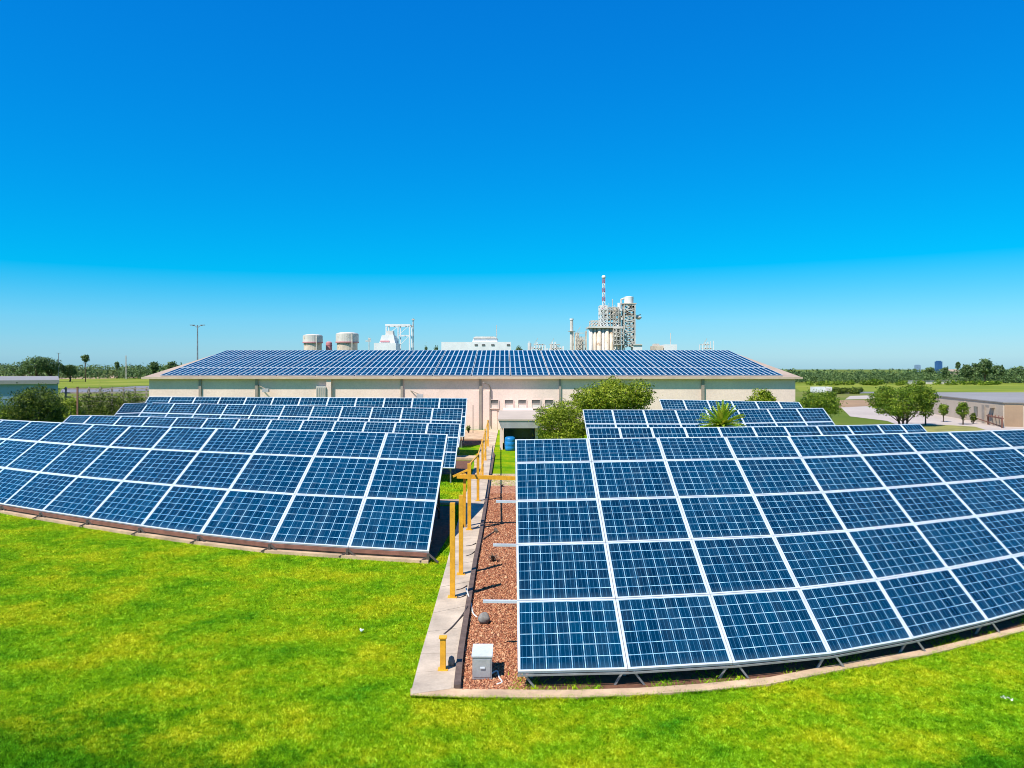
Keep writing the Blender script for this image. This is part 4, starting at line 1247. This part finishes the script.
cage(591, 600, 326.8, 321, -1, 3, 3, 2, mat=M['offwhite'])
cage(600, 606.5, 326.8, 306, -1, 2, 2, 5, mat=M['white'], bw=0.18)
cage(607, 618, 326.8, 307.5, -1, 3, 4, 5)
cage(612, 622, 345, 329, -2.2, -1.5, 3, 4)
for k in range(54):
    px = rr.uniform(600, 621); y = rr.uniform(309, 327)
    m = MB()
    if k % 3 == 0:
        m.tube([(IX(px), DI + rr.uniform(-1, 2), IZ(y + 3)), (IX(px), DI, IZ(y - 3))], rr.uniform(0.12, 0.32), 8)
    else:
        m.box(IX(px), IX(px + rr.uniform(1, 3)), DI - 0.9, DI + 1.5, IZ(y), IZ(y - rr.uniform(.7, 1.8)))
    m.build('equipment', rr.choice([M['white'], M['beige'], M['lattice'], M['offwhite']]), pp)
m = MB(); m.tube([(IX(619.5), DI, IZ(327)), (IX(619.5), DI, IZ(303))], 0.42, 12); m.build('column', M['white'], pp)
for px, yy in ((609, 303), (612.5, 299), (615, 305)):
    m = MB(); m.tube([(IX(px), DI, IZ(310)), (IX(px), DI, IZ(yy))], 0.07, 6); m.build('vent_pipe', M['lattice'], pp)
ms = lattice_mast(603.7, DI + 1, 306, 279, 0.8, 'red and white lattice mast with a white ball on top, highest point of the plant', [M['white'], M['red']], seg=26, bars=0.12)
bmx = bmesh.new(); bmesh.ops.create_icosphere(bmx, subdivisions=3, radius=0.42)
me = bpy.data.meshes.new('ball'); bmx.to_mesh(me); bmx.free(); me.materials.append(M['white'])
o = link('ball', me, ms); o.location = (0, 0, IZ(276.5))
# tank tower
tw = empty('tank_tower', (IX(628.5), DI, 0), 'tower with a white drum on a lattice frame at the right of the plant', 'tower')
m = MB(); m.lathe(IX(628.8), DI, [(0.95, IZ(303.5)), (0.98, IZ(298.2)), (1.0, IZ(297)), (0.4, IZ(296.3))], 20); m.build('drum', M['white'], tw)
m = MB(); m.box(IX(622.3), IX(635.5), DI - 1.4, DI + 1.4, IZ(304.4), IZ(303.7)); m.box(IX(623), IX(635), DI - 1.3, DI + 1.3, IZ(315.6), IZ(314.6)); m.build('platform', M['beige'], tw)
m = MB()
for j in range(8):
    y0, y1 = 348 - j * 5.4, 348 - (j + 1) * 5.4
    y1 = max(y1, 304.5)
    for (dx0, dy0), (dx1, dy1) in (((623.5, -1.2), (634, -1.2)), ((634, -1.2), (634, 1.2)), ((634, 1.2), (623.5, 1.2)), ((623.5, 1.2), (623.5, -1.2))):
        m.bar((IX(dx0), DI + dy0, IZ(y0)), (IX(dx1), DI + dy1, IZ(y1)), 0.2); m.bar((IX(dx1), DI + dy1, IZ(y0)), (IX(dx0), DI + dy0, IZ(y1)), 0.2)
        m.bar((IX(dx0), DI + dy0, IZ(y1)), (IX(dx1), DI + dy1, IZ(y1)), 0.2)
m.build('lattice', M['lattice'], tw)
for dx, dy in ((623.5, -1.2), (634, -1.2), (634, 1.2), (623.5, 1.2)):
    m = MB(); m.bar((IX(dx), DI + dy, 0), (IX(dx), DI + dy, IZ(304.5)), 0.24); m.build('leg', M['lattice'], tw)
for k in range(9):
    m = MB(); xx = 624 + rr.random() * 8; yy = 305 + rr.random() * 9
    m.box(IX(xx), IX(xx + 2.2), DI - 1.3, DI + .5, IZ(yy + 1.6), IZ(yy)); m.build('equipment', rr.choice([M['beige'], M['lattice'], M['offwhite']]), tw)
m = MB(); m.bar((IX(634), DI, IZ(316.5)), (IX(641), DI, IZ(314.5)), 0.18); m.lathe(IX(638.5), DI, [(0.3, IZ(319.5)), (0.65, IZ(318)), (0.65, IZ(317)), (0.3, IZ(316))], 12); m.build('side_dish', M['lattice'], tw)
m = MB(); m.tube([(IX(621.5), DI, IZ(304)), (IX(621), DI, IZ(299.5)), (IX(624), DI, IZ(298.5))], 0.2, 8); m.build('pipe', M['offwhite'], tw)
wb = empty('white_shed', (IX(636.5), DI - 4, 0), 'small white shed at the foot of the tank tower', 'shed')
trap(wb, 632, 641, 632, 641, zg, 345.3, M['white'], 'wall', 3); trap(wb, 631.6, 641.4, 633, 640, 345.2, 344.2, M['offwhite'], 'roof', 3.4)
sb = empty('white_shed', (IX(664), DI, 0), 'white flat block with a thin antenna right of the tank tower', 'shed')
trap(sb, 662, 674.5, 662, 674.5, zg, 344.8, M['white'], 'wall', 5); trap(sb, 651, 662, 652, 661, zg, 346, M['beige'], 'annex', 4)
trap(sb, 653, 659, 653.5, 658, 345.9, 343.8, M['lattice'], 'roof_unit', 2)
m = MB(); m.tube([(IX(670.5), DI, IZ(344.8)), (IX(670.5), DI, IZ(333))], 0.07, 6); m.build('antenna', M['lattice'], sb)
rack(701, 712, 341, 'small lattice box above the roof, farthest right of the rooftop skyline', 9, M['white'], 4, 'lattice_frame', 'steel frame', False)

# ------------------------------------------------------------------ far trees, fields, distant buildings
def far_tree(px, D, ytop, w_px, label, seed, mat=None, tall=False, group='distant trees', cbf=0.25, n=900):
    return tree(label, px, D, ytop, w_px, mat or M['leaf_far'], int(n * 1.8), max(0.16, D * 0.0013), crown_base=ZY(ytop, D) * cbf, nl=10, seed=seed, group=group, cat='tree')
far_tree(21, 330, 360.5, 26, 'rounded far tree above the blue grey building, leftmost of the big group', 31)
far_tree(36, 325, 356.5, 34, 'rounded far tree above the blue grey building, second of the big group', 32, n=1500)
far_tree(51, 330, 357.5, 28, 'rounded far tree left of the distant double lamp', 33, n=1300)
far_tree(70, 335, 364.5, 18, 'low far tree just right of the distant double lamp', 34)
far_tree(85.5, 330, 354.5, 9, 'thin tall far tree with a tufted top on the left horizon', 35, cbf=0.7, n=350)
far_tree(117, 420, 361.5, 5, 'small far tree sticking out of the left treeline beside the lattice pole', 36, cbf=0.5, n=250)
far_tree(154, 420, 361, 10, 'small rounded far tree left of the warehouse roof corner, nearer to the lattice pole', 37)
far_tree(172, 420, 360.5, 13, 'rounded far tree directly left of the warehouse roof', 38)
far_tree(985, 290, 357.5, 17, 'tallest far tree on the right horizon', 41, cbf=0.3, n=1300)
far_tree(976, 300, 362, 14, 'far tree touching the tallest one on its left side', 42)
far_tree(998, 300, 364, 16, 'far tree touching the tallest one on its right side', 43)
far_tree(958, 300, 361.5, 5, 'thin far tree between the blue tower and the tallest tree', 44, cbf=0.6, n=250)
far_tree(966, 300, 363.5, 12, 'low far tree left of the tallest group on the right horizon', 45)
far_tree(1016, 310, 366, 22, 'wide far tree at the right edge of the picture', 46)
far_tree(931, 330, 367, 11, 'low far tree directly left of the blue tower', 47)
far_tree(945, 310, 366.5, 9, 'low far tree directly right of the blue tower', 48)
def forest(name, xa, xb, Da, Db, ytop_line, n_lobes, n, size, seed, label, mat):
    rr = random.Random(seed)
    lob = []
    for k in range(n_lobes):
        px = rr.uniform(xa, xb); D = rr.uniform(Da, Db)
        zt = ZY(lerp_poly(ytop_line, px) + rr.uniform(-0.6, 1.6), D)
        zt = max(zt, 1.5)
        r = rr.uniform(0.35, 0.6) * zt
        lob.append((((px - CX) / F * D, D, zt - r), (r * rr.uniform(1.0, 1.8), r * 1.3, r)))
        lob.append((((px - CX) / F * D, D, zt * 0.3), (r * 1.6, r * 1.3, zt * 0.33)))
    o = leaves(name, lob, n, size, mat, None, seed, shell=0.6)
    tag(o, label, 'forest', kind='stuff')
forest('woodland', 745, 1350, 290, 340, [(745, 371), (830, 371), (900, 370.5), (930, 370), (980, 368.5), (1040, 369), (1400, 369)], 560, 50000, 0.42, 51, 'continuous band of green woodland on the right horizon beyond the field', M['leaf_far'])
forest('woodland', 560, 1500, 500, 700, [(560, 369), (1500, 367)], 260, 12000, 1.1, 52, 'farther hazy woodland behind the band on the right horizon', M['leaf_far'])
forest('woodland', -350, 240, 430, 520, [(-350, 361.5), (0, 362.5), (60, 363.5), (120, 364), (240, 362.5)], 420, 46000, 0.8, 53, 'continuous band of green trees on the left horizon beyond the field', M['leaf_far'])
forest('shrubs_along_field', 805, 1000, 255, 275, [(805, 382), (850, 380), (880, 378.5), (1000, 381)], 60, 7000, 0.30, 54, 'rounded pale green shrubs along the far side of the right field', M['leaf'])
forest('roadside_shrubs', 828, 865, 165, 180, [(828, 391), (842, 388), (865, 393)], 14, 2500, 0.2, 55, 'low dark shrubs beside the small white container', M['leaf_dark'])
for px, w_, sd_, lb_t in ((426, 5, 61, 'small green tree top behind the roof, farther left of the long white building'), (436, 7, 62, 'small green tree top behind the roof touching the long white building'), (519, 10, 63, 'green tree top behind the roof directly right of the long white building'), (540, 12, 64, 'green tree top behind the low pipe frames left of the chimney'), (556, 12, 65, 'green tree top between the pipe frames and the slim chimney')):
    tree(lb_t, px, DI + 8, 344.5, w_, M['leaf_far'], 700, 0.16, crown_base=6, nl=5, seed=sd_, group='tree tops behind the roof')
# blue tower block and its small neighbour
t = empty('tower_block', W(938.5, 900), 'narrow dark blue high rise far off on the right horizon', 'tower block')
m = MB(); x = W(938.5, 900).x; m.box(x - 2.9, x + 2.9, 897, 903, 0, ZY(361.5, 900)); m.build('facade', M['tower_blue'], t)
m = MB(); m.box(x - 2.0, x + 2.0, 898, 902, ZY(361.5, 900), ZY(360.8, 900)); m.build('roof_plant', M['tower_blue'], t)
t = empty('tower_block', W(917.5, 950), 'small pale blue block far off left of the dark blue high rise', 'tower block')
x = W(917.5, 950).x
m = MB(); m.box(x - 2.4, x + 2.4, 947, 953, 0, ZY(365.3, 950)); m.build('facade', M['bluewall'], t)
m = MB(); m.box(x - 1.6, x + 1.6, 948, 952, ZY(365.3, 950), ZY(364.7, 950)); m.build('roof_plant', M['bluewall'], t)
t = empty('farmhouse', W(951, 330), 'pale house with a reddish roof among the far trees right of the tower', 'house')
x = W(951, 330).x
m = MB(); m.box(x - 1.8, x + 2.2, 328, 333, 0, ZY(371.5, 330)); m.build('wall', M['tanwall'], t)
m = MB(); z0 = ZY(371.4, 330); z1 = ZY(369.3, 330)
m.hexa([Vector((x - 2.1, 327.6, z0)), Vector((x + 2.5, 327.6, z0)), Vector((x + 2.5, 333.4, z0)), Vector((x - 2.1, 333.4, z0))], [Vector((x - 1.9, 330.2, z1)), Vector((x + 2.3, 330.2, z1)), Vector((x + 2.3, 330.8, z1)), Vector((x - 1.9, 330.8, z1))]); m.build('roof', M['roof_tan'], t)
# low white sheds along the far edge of the field
for i, (a, c, y1, lbt) in enumerate(((909, 921, 380.5, 'low white shed at the far field edge, left one of three'), (928, 941, 381, 'low white shed at the far field edge, middle one of three'), (944, 957, 381, 'low white shed at the far field edge, right one of three'))):
    D = 280
    t = empty('field_shed', W((a + c) / 2, D), lbt, 'shed', 'low sheds along the far field')
    m = MB(); m.box(W(a, D).x, W(c, D).x, D - 1.5, D + 1.5, 0, ZY(y1, D)); m.build('wall', M['offwhite'], t)
    m = MB(); m.box(W(a, D).x - .2, W(c, D).x + .2, D - 1.7, D + 1.7, ZY(y1, D) + 0.002, ZY(y1, D) + .12); m.build('roof', M['grey_roof'], t)
# white container
t = empty('container', W(820, 178), 'white container in the field behind the warehouse corner tree', 'container')
m = MB(); m.box(W(812, 178).x, W(828.5, 178).x, 176, 179, 0.1, ZY(386.8, 178)); m.build('body', M['white'], t)
m = MB(); m.box(W(822, 178).x, W(827.5, 178).x, 175.93, 175.99, 0.25, ZY(387.4, 178)); m.build('door', M['offwhite'], t)
# stones and small dark cars on the strip far left
lw2 = MB()
# small things on the lawn
def petals(px, py, n, s, label, seed):
    rr = random.Random(seed); p = G(px, py); m = MB()
    for k in range(n):
        c = Vector((p.x + rr.uniform(-s, s), p.y + rr.uniform(-s, s), 0.06 + rr.uniform(0, .03)))
        a = rr.uniform(0, 6); r = rr.uniform(.012, .03)
        pts = [c + Vector((math.cos(a + j * 1.05) * r * rr.uniform(.7, 1.2), math.sin(a + j * 1.05) * r * rr.uniform(.7, 1.2), rr.uniform(-.012, .02))) for j in range(6)]
        m.face(pts); m.face([q + Vector((0, 0, -0.006)) for q in pts][::-1])
    tag(m.build('fallen_petals', M['litter']), label, 'petals')
petals(361.5, 633.5, 4, .035, 'tiny white petals on the lawn left of the path', 1)
petals(1007.5, 703, 7, .06, 'clump of white petals on the lawn at the lower right', 2)

# twigs and weeds
def sprig(px, py, h, n, mat, label, seed, name='weed', cat='weed', lw=0.012):
    rr = random.Random(seed); p = G(px, py); m = MB()
    for k in range(n):
        a = rr.uniform(0, 6.3); sp = rr.uniform(.3, 1.0)
        q = Vector((p.x, p.y, 0.01)); d = Vector((math.cos(a) * sp, math.sin(a) * sp, 1)).normalized()
        sd_ = Vector((-math.sin(a), math.cos(a), 0)) * lw
        L = h * rr.uniform(.6, 1.1)
        q1 = q + d * L * .6; q2 = q1 + (d + Vector((0, 0, -.7))).normalized() * L * .5
        m.face([q - sd_, q + sd_, q1 + sd_ * 1.4, q1 - sd_ * 1.4]); m.face([q1 - sd_ * 1.4, q1 + sd_ * 1.4, q2])
    tag(m.build(name, mat), label, cat)
sprig(493, 562, .30, 22, M['bark'], 'dry dark tuft on the gravel beside the timber edging', 3, 'dry_tuft', 'dry plant', .014)
sprig(502, 487, .22, 16, M['bark'], 'small dry plant at the far end of the gravel', 5, 'dry_tuft', 'dry plant', .014)
m = MB(); m.bar(G(483, 539, .05), G(496, 530.5, .05), 0.035); m.bar(G(495, 529.5, .06), G(497, 532, .06), .09)
tag(m.build('stick', M['bark']), 'thin dark stick lying slanted on the gravel', 'stick')

# ------------------------------------------------------------------ gravel pebbles, weeds and grass blades
def inside(P, poly):
    x, y = P[:, 0], P[:, 1]
    res = np.zeros(len(P), bool)
    n = len(poly)
    for i in range(n):
        x0, y0 = poly[i][0], poly[i][1]; x1, y1 = poly[(i + 1) % n][0], poly[(i + 1) % n][1]
        cond = (y0 > y) != (y1 > y)
        with np.errstate(divide='ignore', invalid='ignore'):
            xx = (x1 - x0) * (y - y0) / (y1 - y0) + x0
        res ^= cond & (x < xx)
    return res
def raw_mesh(name, V, Fc, k, tint, mat):
    me = bpy.data.meshes.new(name)
    me.vertices.add(len(V)); me.vertices.foreach_set('co', V.astype(np.float32).ravel())
    nf = len(Fc)
    me.loops.add(nf * k); me.loops.foreach_set('vertex_index', Fc.astype(np.int32).ravel())
    me.polygons.add(nf); me.polygons.foreach_set('loop_start', np.arange(0, nf * k, k, dtype=np.int32))
    me.update(calc_edges=True)
    a = me.attributes.new('tint', 'FLOAT', 'FACE'); a.data.foreach_set('value', tint.astype(np.float32))
    me.materials.append(mat)
    return link(name, me)
gp = np.array([(p.x, p.y) for p in gravel_poly])
n = 60000
P = np.stack([rng.uniform(-1.6, 0.5, n), 13.0 + 21 * rng.random(n) ** 1.5], 1)
P = P[inside(P, gp)]
n = len(P)
o8 = np.array([(1, 0, 0), (0, 1, 0), (-1, 0, 0), (0, -1, 0), (0, 0, 1), (0, 0, -1)], float)
f8 = np.array([(0, 1, 4), (1, 2, 4), (2, 3, 4), (3, 0, 4), (1, 0, 5), (2, 1, 5), (3, 2, 5), (0, 3, 5)])
sz = rng.uniform(0.009, 0.022, n) * (1 + 1.3 * (rng.random(n) < 0.05))
ang = rng.uniform(0, 6.28, n)
sh = o8[None] * sz[:, None, None] * (0.7 + 0.6 * rng.random((n, 6, 1)))
ca, sa = np.cos(ang)[:, None], np.sin(ang)[:, None]
V = np.stack([sh[..., 0] * ca - sh[..., 1] * sa + P[:, :1], sh[..., 0] * sa + sh[..., 1] * ca + P[:, 1:], sh[..., 2] * 0.8 + 0.018], 2)
Fc = (f8[None] + (np.arange(n) * 6)[:, None, None]).reshape(-1, 3)
tag(raw_mesh('gravel', V.reshape(-1, 3), Fc, 3, np.repeat(rng.random(n), 8), M['pebble']), 'loose reddish gravel stones between the path and the right solar array', 'gravel', kind='stuff')

def blades(name, P, h, wd, tint, mat, label, cat, lean=0.5):
    n = len(P)
    a = rng.uniform(0, 6.28, n)
    s = np.stack([np.cos(a), np.sin(a), np.zeros(n)], 1) * (wd / 2)[:, None]
    b_ = rng.uniform(0, 6.28, n)
    l = np.stack([np.cos(b_) * lean, np.sin(b_) * lean, np.ones(n)], 1); l /= np.linalg.norm(l, axis=1)[:, None]
    base = np.concatenate([P, np.zeros((n, 1))], 1)
    V = np.stack([base - s, base + s, base + l * h[:, None]], 1).reshape(-1, 3)
    Fc = np.arange(3 * n).reshape(-1, 3)
    return tag(raw_mesh(name, V, Fc, 3, tint, mat), label, cat, kind='stuff')
ex = [np.array([(p.x, p.y) for p in PL + PR[::-1]]), gp,
      np.array([(p.x, p.y) for p in KB] + [(p.x, p.y + .3) for p in Tt[::-1]]),
      np.array([(p.x, p.y + 0.15) for p in Lb] + [(p.x, p.y) for p in bedL[len(Lb):]])]
ex2 = np.array([(p.x, p.y - 0.2) for p in Lb] + [(p.x, p.y + 0.25) for p in Lb[::-1]])
N = 900000
u = rng.random(N)
Y = 8.5 * (40.0 / 8.5) ** u             # even in the logarithm of distance: denser close by
X = rng.uniform(-0.75, 0.75, N) * Y
P = np.stack([X, Y], 1)
keep = np.ones(N, bool)
for e in ex + [ex2]:
    keep &= ~inside(P, e)
# nothing under the arrays on the right
P = P[keep]
d = P[:, 1]
hh = rng.uniform(0.022, 0.05, len(P)) * (0.8 + 0.02 * d)
ww = (0.007 + 0.0006 * d) * rng.uniform(0.7, 1.3, len(P))
def tuft(gs, rot):
    cr, sr = math.cos(rot), math.sin(rot)
    a_ = P[:, 0] * cr - P[:, 1] * sr + 0.6 * gs * rng.normal(size=len(P)) * 0.5
    b_ = P[:, 0] * sr + P[:, 1] * cr
    ia, ib = np.floor(a_ / gs).astype(np.int64), np.floor(b_ / gs).astype(np.int64)
    h = (ia * 73856093) ^ (ib * 19349663)
    h = (h ^ (h >> 13)) * 1274126177 & 0x7fffffff
    h = (h ^ (h >> 16)) & 0xffff
    return h / 65535.0
tn = np.clip(0.5 + 0.65 * (tuft(0.045, 0.4) - 0.5) + 0.45 * (tuft(0.11, 1.1) - 0.5) + rng.normal(0, 0.16, len(P)), 0, 1)
blades('grass', P, hh, ww, tn, M['blade'], 'short bright green lawn grass in the foreground', 'grass', 0.9)
n = 9000
t = rng.random(n) * (len(KB) - 1)
i = t.astype(int); f = t - i
KBa = np.array([(p.x, p.y) for p in KB])
e_ = KBa[i] * (1 - f)[:, None] + KBa[i + 1] * f[:, None]
e_[:, 1] += rng.normal(0, .035, n) * (1 + np.sin(e_[:, 0] * 3.1) + np.sin(e_[:, 0] * 7.7)) * (e_[:, 0] > -.8) - 0.01
blades('edge_grass', e_, rng.uniform(.05, .09, n), rng.uniform(.012, .022, n), np.clip(rng.normal(.45, .25, n), 0, 1), M['blade'], 'grass tufts growing over the front edge of the pale kerb', 'grass', 0.8)
# weeds in front of the right array
n = 5200
t = rng.random(n) * (len(KT) - 3)
i = t.astype(int) + 1; f = t - t.astype(int)
KTa = np.array([(p.x, p.y) for p in KT]); 
base = KTa[i] * (1 - f)[:, None] + KTa[i + 1] * f[:, None]
cl = (np.sin(base[:, 0] * 2.3) + np.sin(base[:, 0] * 5.1 + 1) + rng.normal(0, .5, n)) > 0.3 - 0.25 * (base[:, 0] > 4)
base = base[cl]
base[:, 1] += rng.uniform(0, 1, len(base)) ** 2 * 0.7 - 0.02
blades('weeds', base, rng.uniform(.03, .14, len(base)), rng.uniform(.012, .03, len(base)), np.clip(rng.normal(.5, .25, len(base)), 0, 1), M['blade'], 'straggly weeds growing on the dark soil in front of the right solar array', 'weeds', 1.0)
